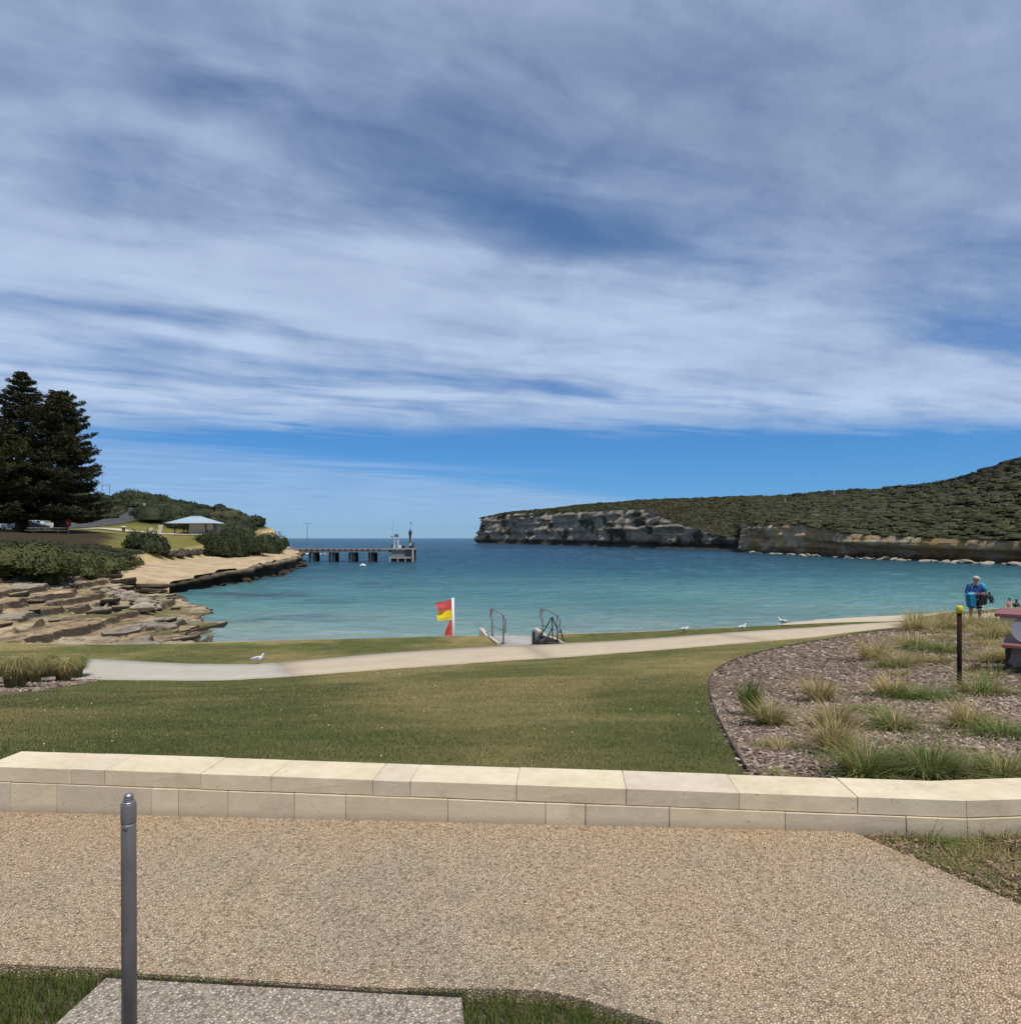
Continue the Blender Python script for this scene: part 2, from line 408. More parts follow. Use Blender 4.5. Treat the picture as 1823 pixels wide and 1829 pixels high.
MT['sandcliff'] = mat_rock('sandstone_face', (.52, .41, .27), (.42, .32, .20), (.24, .18, .11), (.50, .37, .20), wetz=.5)

def mat_shelf():
    m, T = newmat('limestone_shelf')
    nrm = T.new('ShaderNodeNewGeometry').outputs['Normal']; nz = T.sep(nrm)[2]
    x, y, z = T.sep(T.pos)
    n = T.noise(T.scalev(T.pos, (1.3, .45, 1)), .55, 8, .68); n2 = T.noise(T.scalev(T.pos, (1.5, .5, 1)), 2.2, 6, .7)
    c = T.ramp(T.math('ADD', T.math('MULTIPLY', n, .6), T.math('MULTIPLY', n2, .4)), [(.38, (.085, .062, .038)), (.45, (.22, .155, .09)), (.52, (.37, .275, .16)), (.60, (.50, .40, .26)), (.70, (.56, .50, .41))])
    gr = T.smooth(T.noise(T.scalev(T.pos, (1, .4, 1)), .30, 5, .6), .50, .60)
    c = T.mix(T.math('MULTIPLY', gr, .5), c, (.30, .29, .26, 1))
    grn = T.math('MULTIPLY', T.smooth(T.noise(T.scalev(T.pos, (.35, .7, 1)), .42, 5, .6), .49, .58), T.smooth(z, .35, 1.6, 1., 0.))
    c = T.mix(T.math('MULTIPLY', grn, .75), c, (.10, .10, .025, 1))
    crk = T.smooth(T.noise(T.scalev(T.pos, (1.9, .45, 1)), .9, 8, .75, .8), .545, .62)
    c = T.mix(T.math('MULTIPLY', crk, .85), c, (.055, .042, .028, 1))
    c = T.mix(T.smooth(nz, .72, .965, .92, 0.), c, (.040, .031, .022, 1))                                   # black lichen and painted undercut shade on the broken ledge faces
    wt = T.math('ADD', z, T.math('MULTIPLY', T.math('SUBTRACT', n2, .5), .4))
    c = T.mix(T.smooth(wt, .02, .28, .85, 0.), c, (.05, .045, .03, 1))
    T.put(T.p.inputs['Base Color'], c); T.p.inputs['Roughness'].default_value = .9; T.p.inputs['Specular IOR Level'].default_value = .2
    bump(T, T.math('ADD', n2, T.noise(T.pos, 9, 6, .7)), .7, .12)
    return m
MT['shelf'] = mat_shelf()
MT['sand'] = plain('beach_sand', (.56, .46, .33), (.48, .39, .27), scale=2.2, rough=.95, bmp=.3, bsc=40, obj=False, bdist=.02)
MT['sandtop'] = plain('sandy_bench', (.56, .42, .255), (.30, .22, .13), scale=.5, rough=.95, bmp=.6, bsc=3, obj=False, bdist=.1, detail=9)
# ------------------------------------------------------------------ the foreshore: heights
def zpath(x): return 1.9+.4*sstep(x, 1., 14.)
def onpath(px, py, dz=0.):
    Y = 20.
    for _ in range(12):
        x = (px-CX)/F*Y; Y = (CZ-zpath(x)-dz)*F/(py-HY)
    return ((px-CX)/F*Y, Y)
near_e = np.array([(-45, 12.5), (-30, 14.2)]+[onpath(*p) for p in ((0, 1212), (200, 1215), (330, 1216), (400, 1216), (520, 1209), (700, 1195), (911, 1180), (1100, 1167), (1300, 1151), (1450, 1139), (1600, 1121))]+[(18.5, 24.3), (24, 26.5), (40, 31)])
far_e = np.array([(-45, 15.6), (-30, 17.2)]+[onpath(*p) for p in ((0, 1174), (130, 1177), (200, 1180), (330, 1187), (430, 1188), (500, 1185), (700, 1167), (880, 1156), (1010, 1150), (1100, 1146), (1300, 1131), (1450, 1122), (1600, 1112))]+[(18.5, 26.6), (24, 28.8), (40, 33.3)])
sea_e = np.array([(-45, 23.5), (-30, 23)]+[onpath(px, py, -.05) for px, py in ((0, 1147), (200, 1150), (330, 1148), (500, 1143), (700, 1138), (860, 1134), (1010, 1131), (1240, 1123), (1400, 1115), (1600, 1109))]+[(19, 28.3), (24, 30.5), (40, 35.5)])
near_e, far_e, sea_e = [a[np.argsort(a[:, 0])] for a in (near_e, far_e, sea_e)]
yn = lambda x: np.interp(x, near_e[:, 0], near_e[:, 1])
yf = lambda x: np.interp(x, far_e[:, 0], far_e[:, 1])
ys = lambda x: np.maximum(np.interp(x, sea_e[:, 0], sea_e[:, 1]), yf(x)+.3)
ZW = 3.96
def yfront(x):                                                    # front line of the low stone wall
    x = np.asarray(x, float); return np.where(x < 2.397, 3.603-.093*x, 3.380+.086*(x-2.397))
def ywall(x): return yfront(x)+.288
def zterr(x, y=0): return 3.9+.018*np.asarray(x, float)
RX0, RX1 = -.28, 1.72                                             # the boat ramp between the handrails, skewed a little to the left
def ramp_x(y): return -.2*(np.asarray(y)-21.6)
def zramp(y): y = np.asarray(y, float); return 1.93-.085*np.clip(y-21.4, 0, 5)-.19*np.clip(y-26.4, 0, 30)
def zground(x, y):
    x = np.asarray(x, float); y = np.asarray(y, float)
    yw = ywall(x); n_ = yn(x); t = np.clip((y-yw)/(n_-yw), 0, 1)
    z = ZW+(zpath(x)-ZW)*(t*1.06-.06*t*t)+.05*(fbm(x*.22, y*.22, seed=5)-.5)*np.sin(np.pi*t)
    s = yf(x); past = np.clip((y-s)/(np.maximum(ys(x)-s, .3)), 0, 1.2)
    z = z-.05*past
    return np.where(y < yw-.1, zterr(x)-.055, z)
def hit(px, py, fn=zground, y0=4.0, y1=70., n=3000):
    Y = np.linspace(y0, y1, n); X = (px-CX)/F*Y; zr = CZ-(py-HY)/F*Y
    k = np.nonzero(zr <= fn(X, Y))[0]
    k = k[0] if len(k) else n-1
    return Vector((X[k], Y[k], float(fn(X[k], Y[k]))))
def on_terr(px, py):
    k = (px-CX)/F; Y = 1.6/((py-HY)/F+.018*k); return (k*Y, Y)

bed_px = [(1338, 1388), (1310, 1340), (1290, 1302), (1275, 1270), (1266, 1235), (1266, 1213), (1280, 1195), (1310, 1179), (1360, 1164), (1430, 1150), (1520, 1135), (1600, 1123)]
bed_edge = [tuple(hit(*p)[:2]) for p in bed_px]
bed_poly = bed_edge+[(18, 23.6), (26, 24), (26, 5), (8, 4.2), (1.30, 3.75)]
lbed_px = [(-260, 1262), (-100, 1252), (0, 1243), (60, 1236), (120, 1226), (170, 1217), (192, 1212), (150, 1207), (60, 1203), (0, 1200), (-150, 1196), (-260, 1200)]
lbed_poly = [tuple(hit(*p)[:2]) for p in lbed_px]

# ------------------------------------------------------------------ lawn
def lawn_colour(x, y):
    dry = fbm(x*.30, y*.42, oct=5, seed=3); fine = fbm(x*2.3, y*2.3, oct=3, seed=9)
    t = sstep(dry, .38, .70)
    t = np.clip(t*.62+.62*np.exp(-(((x-5.2)/3.2)**2+((y-13.8)/3.0)**2))+.55*sstep(y-yf(x), 1.0, 3.0)*sstep(dry, .36, .56)+.13*sstep(y, 6, 13), 0, 1)
    t = np.clip(t+.3*(fine-.5), 0, 1)[..., None]
    g = np.array((.098, .110, .035)); d = np.array((.285, .228, .108))
    return g*(1-t)+d*t
xs_ = np.concatenate([np.arange(-45, -24, .8), np.arange(-24, 22, .16), np.arange(22, 41, .8)]); nr = 150
X = np.repeat(xs_[None, :], nr, 0); tt = np.linspace(0, 1, nr)[:, None]
Y0, Y1 = ywall(X)-.12, ys(X); Yg = Y0+(Y1-Y0)*tt**1.35
Zg = zground(X, Yg); Zg[-1] -= .05
inr = (X > RX0+ramp_x(Yg)) & (X < RX1+ramp_x(Yg)) & (Yg > yf(X)-.05)
Zg = np.where(inr, zramp(Yg)-.12, Zg)
Cg = lawn_colour(X, Yg)
mb = inpoly(X, Yg, bed_poly) | inpoly(X, Yg, lbed_poly)
Cg[mb] = (.17, .125, .095)
lawn = link('lawn', np_mesh('lawn', np.stack([X, Yg, Zg], -1).reshape(-1, 3), grid_faces(nr, len(xs_)), Cg.reshape(-1, 3), True), MT['lawn'])
tag(lawn, kind='structure')
# ground under the terrace and behind the camera
gx, gy = np.meshgrid(np.linspace(-45, 41, 60), np.linspace(-30, 5.2, 50))
gy = np.minimum(gy, ywall(gx)-.1)
base = link('ground', np_mesh('ground', np.stack([gx, gy, zterr(gx)*0+zterr(np.clip(gx, -8, 8))-.055], -1).reshape(-1, 3), grid_faces(50, 60)), plain('mulch_soil', (.18, .135, .10), (.10, .075, .055), scale=14, rough=.95, obj=False, bmp=.6, bsc=30, bdist=.03))
tag(base, kind='structure')

# ------------------------------------------------------------------ terrace paving, lower pad, mulch strip
near_line = [on_terr(*p) for p in ((-500, 1712), (0, 1722), (120, 1726), (200, 1729), (250, 1738), (480, 1752), (700, 1765), (760, 1764), (830, 1766), (905, 1766), (980, 1771), (1030, 1781), (1080, 1796), (1190, 1829), (1300, 1880), (1420, 1960))]
right_line = [on_terr(*p) for p in ((2300, 1850), (2000, 1700), (1823, 1617), (1700, 1563), (1600, 1519), (1555, 1500), (1523, 1487))]
terr_poly = near_line+[(1.2, 1.4), (3.4, 1.6)]+right_line+[(1.86, 3.50), (-3.0, 3.99), (-9, 4.5), (-9, 2.6)]
jd = Vector((-.1, -.48)).normalized(); J0 = Vector((-.64, 3.76)); 
_a, _b = Vector(near_line[4]), Vector(near_line[5]); _d = J0+jd*3-J0; _n = Vector((_d.y, -_d.x)); _t = (J0-_a).dot(_n)/(_b-_a).dot(_n); J1 = _a+(_b-_a)*_t; jn_ = Vector((.0011, 0))
sheet('terrace_paving', near_line[:5]+[tuple(J1-jn_), tuple(J0-jn_), (-3.0, 3.99), (-9, 4.5), (-9, 2.6)], MT['paving'], .05, lambda x, y: float(zterr(x)), 'structure')
sheet('terrace_paving', [tuple(J1+jn_)]+near_line[5:]+[(1.2, 1.4), (3.4, 1.6)]+right_line+[(1.86, 3.50), tuple(J0+jn_)], MT['paving'], .05, lambda x, y: float(zterr(x)), 'structure')
pad_poly = [on_terr(*p) for p in ((190, 1743), (480, 1759.5), (700, 1771.5), (824, 1778), (829, 1829), (835, 1900), (10, 1900), (95, 1829))]
gap_poly = [on_terr(*p) for p in ((185, 1733), (250, 1736), (480, 1750), (700, 1763), (826, 1766), (826, 1782), (700, 1776), (480, 1764), (190, 1748))]
sheet('soil_joint', gap_poly, MT['soil'], .03, lambda x, y: float(zterr(x))-.014, 'structure')
sheet('concrete_pad', pad_poly, MT['pad'], .05, lambda x, y: float(zterr(x))-.008, 'structure')

# ------------------------------------------------------------------ low stone wall: each block a part
ZT = 4.117
wall = empty('stone_wall', (0, float(yfront(0)), 3.88))
tag(wall, 'long low cream limestone block wall between the paved terrace and the lawn', 'wall')
def wpt(s, off, z):                                               # s = x along the front line, off = depth behind it
    if s <= 2.397: d = Vector((1, -.093, 0)).normalized()
    else: d = Vector((1, .086, 0)).normalized()
    n = Vector((-d.y, d.x, 0)); p = Vector((s, float(yfront(s)), 0))+n*off
    return Vector((p.x, p.y, z))-wall.location
def px2s(px): k = (px-CX)/F; return k*3.603/(1+.093*k)
def block(s0, s1, f, b, z0, z1, mname='stone', nm='block'):
    j = .0017; B = MB(); q = []
    lo = [wpt(s0+j, f, z0(s0)), wpt(s1-j, f, z0(s1)), wpt(s1-j, b, z0(s1)), wpt(s0+j, b, z0(s0))]
    hi = [wpt(s0+j, f, z1(s0)), wpt(s1-j, f, z1(s1)), wpt(s1-j, b, z1(s1)), wpt(s0+j, b, z1(s0))]
    if nm == 'block': lo, hi = [[p+Vector((random.uniform(-1, 1)*.0012, random.uniform(-1, 1)*.002, random.uniform(-1, 1)*.0012)) for p in q_] for q_ in (lo, hi)]
    B.hexa(lo, hi); return B.build(nm, MT[mname], wall, bevel=.0018 if nm == 'block' else 0)
zmid = lambda s: ZT-.0925
up_px = [126.5, 185, 357, 483, 665, 731.6, 921.4, 1117.7, 1320, 1532]
lo_px = [18, 101, 271, 319, 407, 525, 617, 799.6, 974, 1045, 1195, 1401.6, 1618]
up_s = [-3.2]+[px2s(p) for p in up_px]+[2.397]; lo_s = [-3.2]+[px2s(p) for p in lo_px]+[2.397]
for a, b in zip(up_s[:-1], up_s[1:]): block(a, b, random.uniform(.006, .010), .285, lambda s: zmid(s)+.003, lambda s, r=random.uniform(-.0015, .0015): ZT+r)
for a, b in zip(lo_s[:-1], lo_s[1:]): block(a, b, random.uniform(-.001, .002), .278, lambda s: float(zterr(s))-.05, lambda s: zmid(s)-.002)
for a, b in ((2.397, 2.95), (2.95, 3.55), (3.55, 4.2), (4.2, 4.75), (4.75, 5.4), (5.4, 6.1), (6.1, 6.6), (6.6, 7.3)): block(a, b, .007, .285, lambda s: zmid(s)+.003, lambda s: ZT)
for a, b in ((2.397, 3.2), (3.2, 4.2), (4.2, 5.1), (5.1, 5.7), (5.7, 6.6), (6.6, 7.3)): block(a, b, 0, .278, lambda s: float(zterr(s))-.05, lambda s: zmid(s)-.002)
block(-3.188, 2.385, .018, .268, lambda s: float(zterr(s))-.05, lambda s: ZT-.0035, 'mortar', 'mortar_core')
block(2.42, 7.29, .018, .268, lambda s: float(zterr(s))-.05, lambda s: ZT-.0035, 'mortar', 'mortar_core')

# ------------------------------------------------------------------ footpath slabs, ramp
fp = empty('footpath', (0, 20, 1.9)); tag(fp, kind='structure')
MT['slab_grey'] = plain('grey_path_concrete', (.44, .405, .335), (.385, .35, .29), scale=1.6, rough=.92, bmp=.12, bsc=80, obj=False)
MT['slab_pink'] = plain('buff_path_concrete', (.49, .40, .285), (.43, .35, .25), scale=1.6, rough=.92, bmp=.12, bsc=80, obj=False)
def slab(x0n, x0f, x1n, x1f, mat):
    n = max(3, int(abs(x1n-x0n)/.6)); t = np.linspace(0, 1, n); k = 5
    xn, xf_ = x0n+(x1n-x0n)*t, x0f+(x1f-x0f)*t
    P = []
    for i in range(k):
        f = i/(k-1); x = xn*(1-f)+xf_*f; y = yn(xn)*(1-f)+yf(xf_)*f
        P.append(np.stack([x, y, zpath(x)+.030+.004*(1-(2*f-1)**2)], 1))
    P = np.array(P); top = P.reshape(-1, 3); Fc = grid_faces(k, n)
    rim = np.concatenate([np.arange(n), np.arange(n-1, k*n, n)[1:], np.arange(k*n-1, (k-1)*n-1, -1)[1:], np.arange((k-1)*n, -1, -n)[1:-1]])
    low = top[rim]-np.array((0, 0, .14)); m = len(rim); b = len(top)
    i = np.arange(m); sidef = np.stack([rim, b+i, b+(i+1) % m, rim[(i+1) % m]], 1)
    o = link('slab', np_mesh('slab', np.concatenate([top, low])-np.array((0, 20, 1.9)), np.concatenate([Fc, sidef])), mat, fp)
    bm = bmesh.new(); bm.from_mesh(o.data); bmesh.ops.recalc_face_normals(bm, faces=bm.faces); bm.to_mesh(o.data); bm.free()
jn, jf = onpath(522, 1209)[0], onpath(497, 1185)[0]
slab(-44, -44.8, jn-.012, jf-.012, MT['slab_grey']); slab(jn+.012, jf+.012, 1.05, .35, MT['slab_pink'])
slab(1.074, .374, 8.2, 7.2, MT['slab_pink']); slab(8.224, 7.224, 38, 37, MT['slab_pink'])
ry = np.array([20.9, 21.4, 22.5, 24, 26.4, 29, 33, 37])
Vr = []
for sx in (RX0, RX1):
    for dzr in (0., -.25): Vr.append(np.stack([np.maximum(sx+ramp_x(ry), -9), ry, zramp(ry)+dzr+.0], 1))
Vr = np.concatenate([Vr[0], Vr[2], Vr[1], Vr[3]]); n = len(ry); i = np.arange(n-1)
Fr = np.concatenate([np.stack([i, n+i, n+i+1, i+1], 1), np.stack([i, i+1, 2*n+i+1, 2*n+i], 1), np.stack([n+i, 3*n+i, 3*n+i+1, n+i+1], 1)])
MT['rampc'] = plain('ramp_concrete', (.42, .39, .36), (.33, .31, .29), scale=1.2, rough=.85, obj=False, bmp=.2, bsc=30)
tag(link('boat_ramp', np_mesh('boat_ramp', Vr, Fr), MT['rampc']), kind='structure')
for sx, nm in ((RX0, 'left'), (RX1, 'right')):
    B = MB(); s_ = -1 if sx == RX0 else 1
    for y0, y1 in ((21.75, 23.4), (23.41, 25.6)):
        xa, xb = sx+float(ramp_x(y0)), sx+float(ramp_x(y1)); za, zb = float(zramp(y0)), float(zramp(y1))
        B.hexa([(xa, y0, za-.2), (xa+s_*.16, y0, za-.2), (xb+s_*.16, y1, zb-.2), (xb, y1, zb-.2)] if s_ > 0 else [(xa+s_*.16, y0, za-.2), (xa, y0, za-.2), (xb, y1, zb-.2), (xb+s_*.16, y1, zb-.2)],
               [(xa, y0, za+.07), (xa+s_*.16, y0, za+.07), (xb+s_*.16, y1, 1.93), (xb, y1, 1.93)] if s_ > 0 else [(xa+s_*.16, y0, za+.07), (xa, y0, za+.07), (xb, y1, 1.93), (xb+s_*.16, y1, 1.93)])
    tag(B.build('ramp_kerb', MT['conc']), '%s concrete kerb of the ramp, beside the %s handrail' % (nm, nm), 'kerb')

# ------------------------------------------------------------------ beach
bx = np.arange(-46, 70, .7); rows = np.array([0, .35, .8, 1.6, 3, 5, 8, 12, 16, 24, 40])
Xb = np.repeat(bx[None, :], len(rows), 0); Yb = ys(np.clip(Xb, -45, 40))+rows[:, None]-.06
prof = np.interp(rows, [0, .35, .8, 1.6, 3, 5, 8, 12, 16, 24, 40], [-.08, -.09, -.17, -.36, -.68, -1.05, -1.5, -2.0, -2.5, -3.2, -4])
Zb = zpath(Xb)-.02+prof[:, None]+.05*(fbm(Xb*.6, Yb*.6, seed=21)-.5)
inrb = (Xb > RX0+ramp_x(Yb)-.1) & (Xb < RX1+ramp_x(Yb)+.1)
Zb = np.where(inrb, np.minimum(Zb, zramp(Yb)-.1), Zb)
tag(link('beach', np_mesh('beach', np.stack([Xb, Yb, Zb], -1).reshape(-1, 3), grid_faces(len(rows), len(bx)), smooth=True), MT['sand']), kind='structure')

# ------------------------------------------------------------------ sea
def mat_sea():
    m, T = newmat('sea_water'); T.n.remove(T.p)
    x, y, z = T.sep(T.pos)
    wob = T.noise(T.scalev(T.pos, (.035, .05, 0)), 1., 4, .6)
    dd = T.math('ADD', T.math('SUBTRACT', y, T.math('MULTIPLY', x, .12)), T.math('MULTIPLY', T.math('SUBTRACT', wob, .5), 34.))
    lg = T.math('DIVIDE', T.math('LOGARITHM', T.math('MAXIMUM', dd, 10.), 10.), 4.)       # 10 m -> .25, 100 m -> .5, 1 km -> .75
    c = T.ramp(lg, [(.375, (.26, .30, .265)), (.405, (.19, .30, .265)), (.440, (.105, .235, .225)), (.475, (.058, .160, .175)), (.51, (.028, .095, .12)), (.56, (.018, .060, .095)), (.66, (.014, .046, .086)), (.9, (.014, .042, .086))])
    weed = T.smooth(T.noise(T.scalev(T.pos, (.05, .09, 0)), 1., 5, .62), .50, .62)
    near = T.math('MULTIPLY', T.smooth(T.math('ADD', x, T.math('MULTIPLY', y, .12)), -16, 4, 1., .0), T.smooth(y, 60, 130, 1., .1))
    c = T.mix(T.math('MULTIPLY', T.math('MULTIPLY', weed, near), .75), c, (.045, .062, .085, 1))     # weed beds over rock in the lee of the shelf
    wide = T.smooth(T.noise(T.scalev(T.pos, (.012, .03, 0)), 1., 4, .6), .42, .64)
    c = T.mix(T.math('MULTIPLY', wide, .35), c, (.022, .085, .12, 1))
    foam = T.math('MULTIPLY', T.smooth(T.noise(T.scalev(T.pos, (.02, .07, 0)), 1., 6, .7), .735, .765), T.smooth(y, 250, 500))
    c = T.mix(foam, c, (.7, .72, .74, 1))
    h1 = T.noise(T.scalev(T.pos, (.38, 1.15, 1)), 1.0, 6, .6, .5); h2 = T.noise(T.scalev(T.pos, (.06, .16, 1)), 1.0, 5, .6)
    bn = T.new('ShaderNodeBump'); bn.inputs['Strength'].default_value = 1.; bn.inputs['Distance'].default_value = .7
    T.put(bn.inputs['Height'], T.math('ADD', h1, T.math('MULTIPLY', h2, 2.2)))
    df = T.new('ShaderNodeBsdfDiffuse'); T.put(df.inputs[0], c); T.l.new(bn.outputs[0], df.inputs['Normal'])
    gl = T.new('ShaderNodeBsdfGlossy'); gl.inputs['Roughness'].default_value = .09; gl.inputs[0].default_value = (.85, .93, 1, 1); T.l.new(bn.outputs[0], gl.inputs['Normal'])
    fr = T.new('ShaderNodeFresnel'); fr.inputs[0].default_value = 1.33; T.l.new(bn.outputs[0], fr.inputs['Normal'])
    fac = T.math('MULTIPLY', T.math('MINIMUM', fr.outputs[0], .9), .80)
    mx = T.new('ShaderNodeMixShader'); T.put(mx.inputs[0], fac); T.l.new(df.outputs[0], mx.inputs[1]); T.l.new(gl.outputs[0], mx.inputs[2])
    T.l.new(mx.outputs[0], T.out.inputs[0])
    return m
MT['sea'] = mat_sea()
def wave(x, y):
    a = fbm(x*.32, y*.85, oct=4, seed=31)-.5; b = fbm(x*.10+.3*a, y*.30, oct=3, seed=37)-.5
    return .40*a+.30*b
def wpatch(x0, x1, y0, y1, st, fl):
    xg = np.arange(x0, x1+1e-6, st); yg = np.arange(y0, y1+1e-6, st); X_, Y_ = np.meshgrid(xg, yg)
    e = np.minimum.reduce([X_+60, 160-X_, Y_-24, 320-Y_]); Z = wave(X_, Y_)*sstep(e, -1, 6)*fl
    return np.stack([X_, Y_, Z], -1).reshape(-1, 3), grid_faces(len(yg), len(xg)), np.zeros((X_.size, 3))
big = []
for x0, x1, y0, y1 in ((-30000, -60, 10, 320), (160, 30000, 10, 320), (-30000, 30000, 320, 45000), (-60, 160, -20, 24)):
    nx = 24; X_, Y_ = np.meshgrid(np.linspace(x0, x1, nx), np.linspace(y0, y1, nx))
    big.append((np.stack([X_, Y_, X_*0], -1).reshape(-1, 3), grid_faces(nx, nx), np.zeros((nx*nx, 3))))
V, Fc, C = join([wpatch(-60, 100.8, 24, 88.8, .36, 1.), wpatch(100, 160, 24, 88, 1.0, 1.), wpatch(-60, 160, 87.4, 320, .95, 1.)]+big)
tag(link('sea', np_mesh('sea', V, Fc, smooth=True), MT['sea']), kind='structure')
xf0 = rng.uniform(-3000, 3000, 1)

# ------------------------------------------------------------------ left coast
TY = [20, 24, 30, 34, 40, 47, 55, 62, 75, 92, 120, 140, 158, 175]
TXS = [-8, -10, -14, -17, -20, -23, -28.5, -33, -33, -34.4, -40, -46, -51, -62]
TXF = [-29, -30, -32, -33, -35, -36.5, -38.5, -40, -42.5, -45, -50, -53, -55.5, -66]
TZL = [.0, .0, .0, .0, .0, .0, .0, 1.1, 1.5, 1.98, 2.1, 2.25, 2.3, 2.3]
TZF = [2.2, 2.2, 2.3, 2.3, 2.35, 2.4, 2.4, 2.4, 2.5, 2.7, 3.0, 3.3, 3.6, 3.6]
HX = [-140, -100, -93, -84, -77, -67, -58, -52, -48]; HZ = [15, 14.5, 13.8, 14.2, 13.2, 10.8, 7.4, 5.8, 5.6]
def xshore(y): return np.interp(y, TY, TXS)+1.3*(fbm(np.asarray(y)*.16, 3.3, oct=4, seed=51)-.5)*2
def xfoot(y): return np.interp(y, TY, TXF)+.8*(fbm(np.asarray(y)*.12, 7.7, oct=3, seed=52)-.5)*2
def zhill(x, y):
    f = sstep(y, 106, 150); b = 6.1+.75*sstep(-np.asarray(x), 58, 70)*sstep(y, 86, 106)
    return b+(np.interp(x, HX, HZ)-b)*f
def zleft(x, y, rough=True):
    x = np.asarray(x, float); y = np.asarray(y, float)
    xs, xf = xshore(y), xfoot(y); zl = np.interp(y, TY, TZL); zl = np.where(y < 61.8, 0., np.maximum(zl, 1.1)); zf = np.interp(y, TY, TZF)
    t = np.clip((xs-x)/(xs-xf), 0, 1)
    low = np.where(y < 61.8, .02+(zf-.02)*(.25*t+.75*t*t*t)+.55*t*(1-t), zl+(zf-zl)*t**.9)
    bw_ = np.interp(y, [0, 94, 105, 118, 143], [16., 15., 6., 5., 2.5]); d = xf-x; zp = zhill(x, y)
    st = np.interp(y, [0, 112, 143], [1.2, 1.2, .3])
    bank = zf+st*sstep(d, 0, 2.6)+(zp-zf-st)*sstep(d, .3, bw_)
    z = np.where(d > 0, bank, low)
    sea = np.where(y < 61.8, -.16*(x-xs), zl-3.*sstep(x-xs, 0, .5)-.6)
    z = np.where(x > xs, sea, z)
    if rough:
        rk = (d < 0)*(x < xs+1)
        nz = fbm(x*.42+y*.06, y*.11, oct=5, seed=61)-.5; nb = fbm(x*1.1, y*.6, oct=3, seed=64)-.5
        zz = z+(nz*1.4+nb*.42)*np.where(y < 61.8, 1., .25)*np.clip(t*6+.3, 0, 1)
        h = .42; tilt = .06*x+.015*y; q = (zz+tilt)/h; fr = q-np.floor(q)
        ter = h*(np.floor(q)+sstep(fr, .0, .09)*.85+.15*fr)-tilt
        q2 = (ter+.5*(fbm(x*1.3, y*.4, oct=3, seed=66)-.5)*.5)/.11; f2 = q2-np.floor(q2)
        ter = ter*.5+.5*(.11*(np.floor(q2)+sstep(f2, 0, .16))-.5*(fbm(x*1.3, y*.4, oct=3, seed=66)-.5)*.5)+.16*(fbm(x*2.2, y*1.3, oct=3, seed=67)-.5)
        eb = (1-t)**1.5*sstep(y, 61.8, 63); zq = zz+.9*eb*(fbm(x*.5, y*.16, oct=4, seed=68)-.5); q3 = zq/.26; f3 = q3-np.floor(q3)
        zz = np.where(y > 61.8, zz*(1-eb)+eb*.26*(np.floor(q3)+sstep(f3, 0, .12)), zz)
        z = np.where((rk > 0) & (y < 61.8), ter, np.where(rk > 0, zz, z+(fbm(x*.2, y*.2, oct=4, seed=63)-.5)*.5*np.clip(d/6, 0, 1)))
    return z+(-3-z)*sstep(y, 159.5, 163)
def lgrid(y0, y1, st, ncol, mode):
    yy = np.arange(y0, y1+1e-6, st); t = np.linspace(0, 1, ncol)[None, :]
    xa, xb = xshore(yy)[:, None], xfoot(yy)[:, None]
    if mode == 'rock': X_ = (xa+2.2)+(xb-.3-xa-2.2)*t
    elif mode == 'bench': X_ = (xa-.05)+(xb-.3-xa+.05)*t
    else: X_ = xb-(.0+70*t**2.2)
    Y_ = np.repeat(yy[:, None], ncol, 1)
    return X_, Y_, zleft(X_, Y_)
X_, Y_ = np.meshgrid(np.arange(-44, -7.5, .1), np.arange(21, 61.75, .2)); Z_ = zleft(X_, Y_)-1.2*(X_ < xfoot(Y_)-.4)
shelf = link('rock_platform', np_mesh('rock_platform', np.stack([X_, Y_, Z_], -1).reshape(-1, 3), grid_faces(*X_.shape), smooth=True), MT['shelf']); tag(shelf, kind='structure')
X_, Y_, Z_ = lgrid(61.75, 163, .55, 46, 'bench')
tag(link('sandy_bench', np_mesh('sandy_bench', np.stack([X_, Y_, Z_], -1).reshape(-1, 3), grid_faces(*X_.shape), smooth=True), MT['sandtop']), kind='structure')
X_, Y_, Z_ = lgrid(21, 163, .8, 70, 'bank')
d_ = xfoot(Y_)-X_; gc = fbm(X_*.15, Y_*.15, oct=4, seed=71)[..., None]
green = np.array((.120, .125, .030))*(1-gc*.6)+np.array((.28, .22, .09))*gc*.6
scrub = np.array((.030, .036, .016))*np.ones_like(green)
sandc = np.array((.50, .37, .21))*(.85+.3*gc)
w1 = sstep(Y_, 118, 126)[..., None]; Cb = green*(1-w1)+scrub*w1
pine_shade = (sstep(-49.5-.553*(Y_-80)-X_+6*(fbm(X_*.2, Y_*.2, seed=77)-.5), -1.5, 2.)*sstep(Y_, 102, 96))[..., None]; Cb = Cb*(1-pine_shade)+np.array((.050, .038, .024))*pine_shade      # dark brown tone paints the pines' shade onto the bank
w2 = np.clip(sstep(d_, 3.0, 1.2)*1.0+sstep(Y_, 140, 146)*sstep(d_, 5, 2.5), 0, 1)[..., None]; Cb = Cb*(1-w2)+sandc*w2
tag(link('bank', np_mesh('bank', np.stack([X_, Y_, Z_], -1).reshape(-1, 3), grid_faces(*X_.shape), Cb.reshape(-1, 3), True), MT['lawn']), kind='structure')
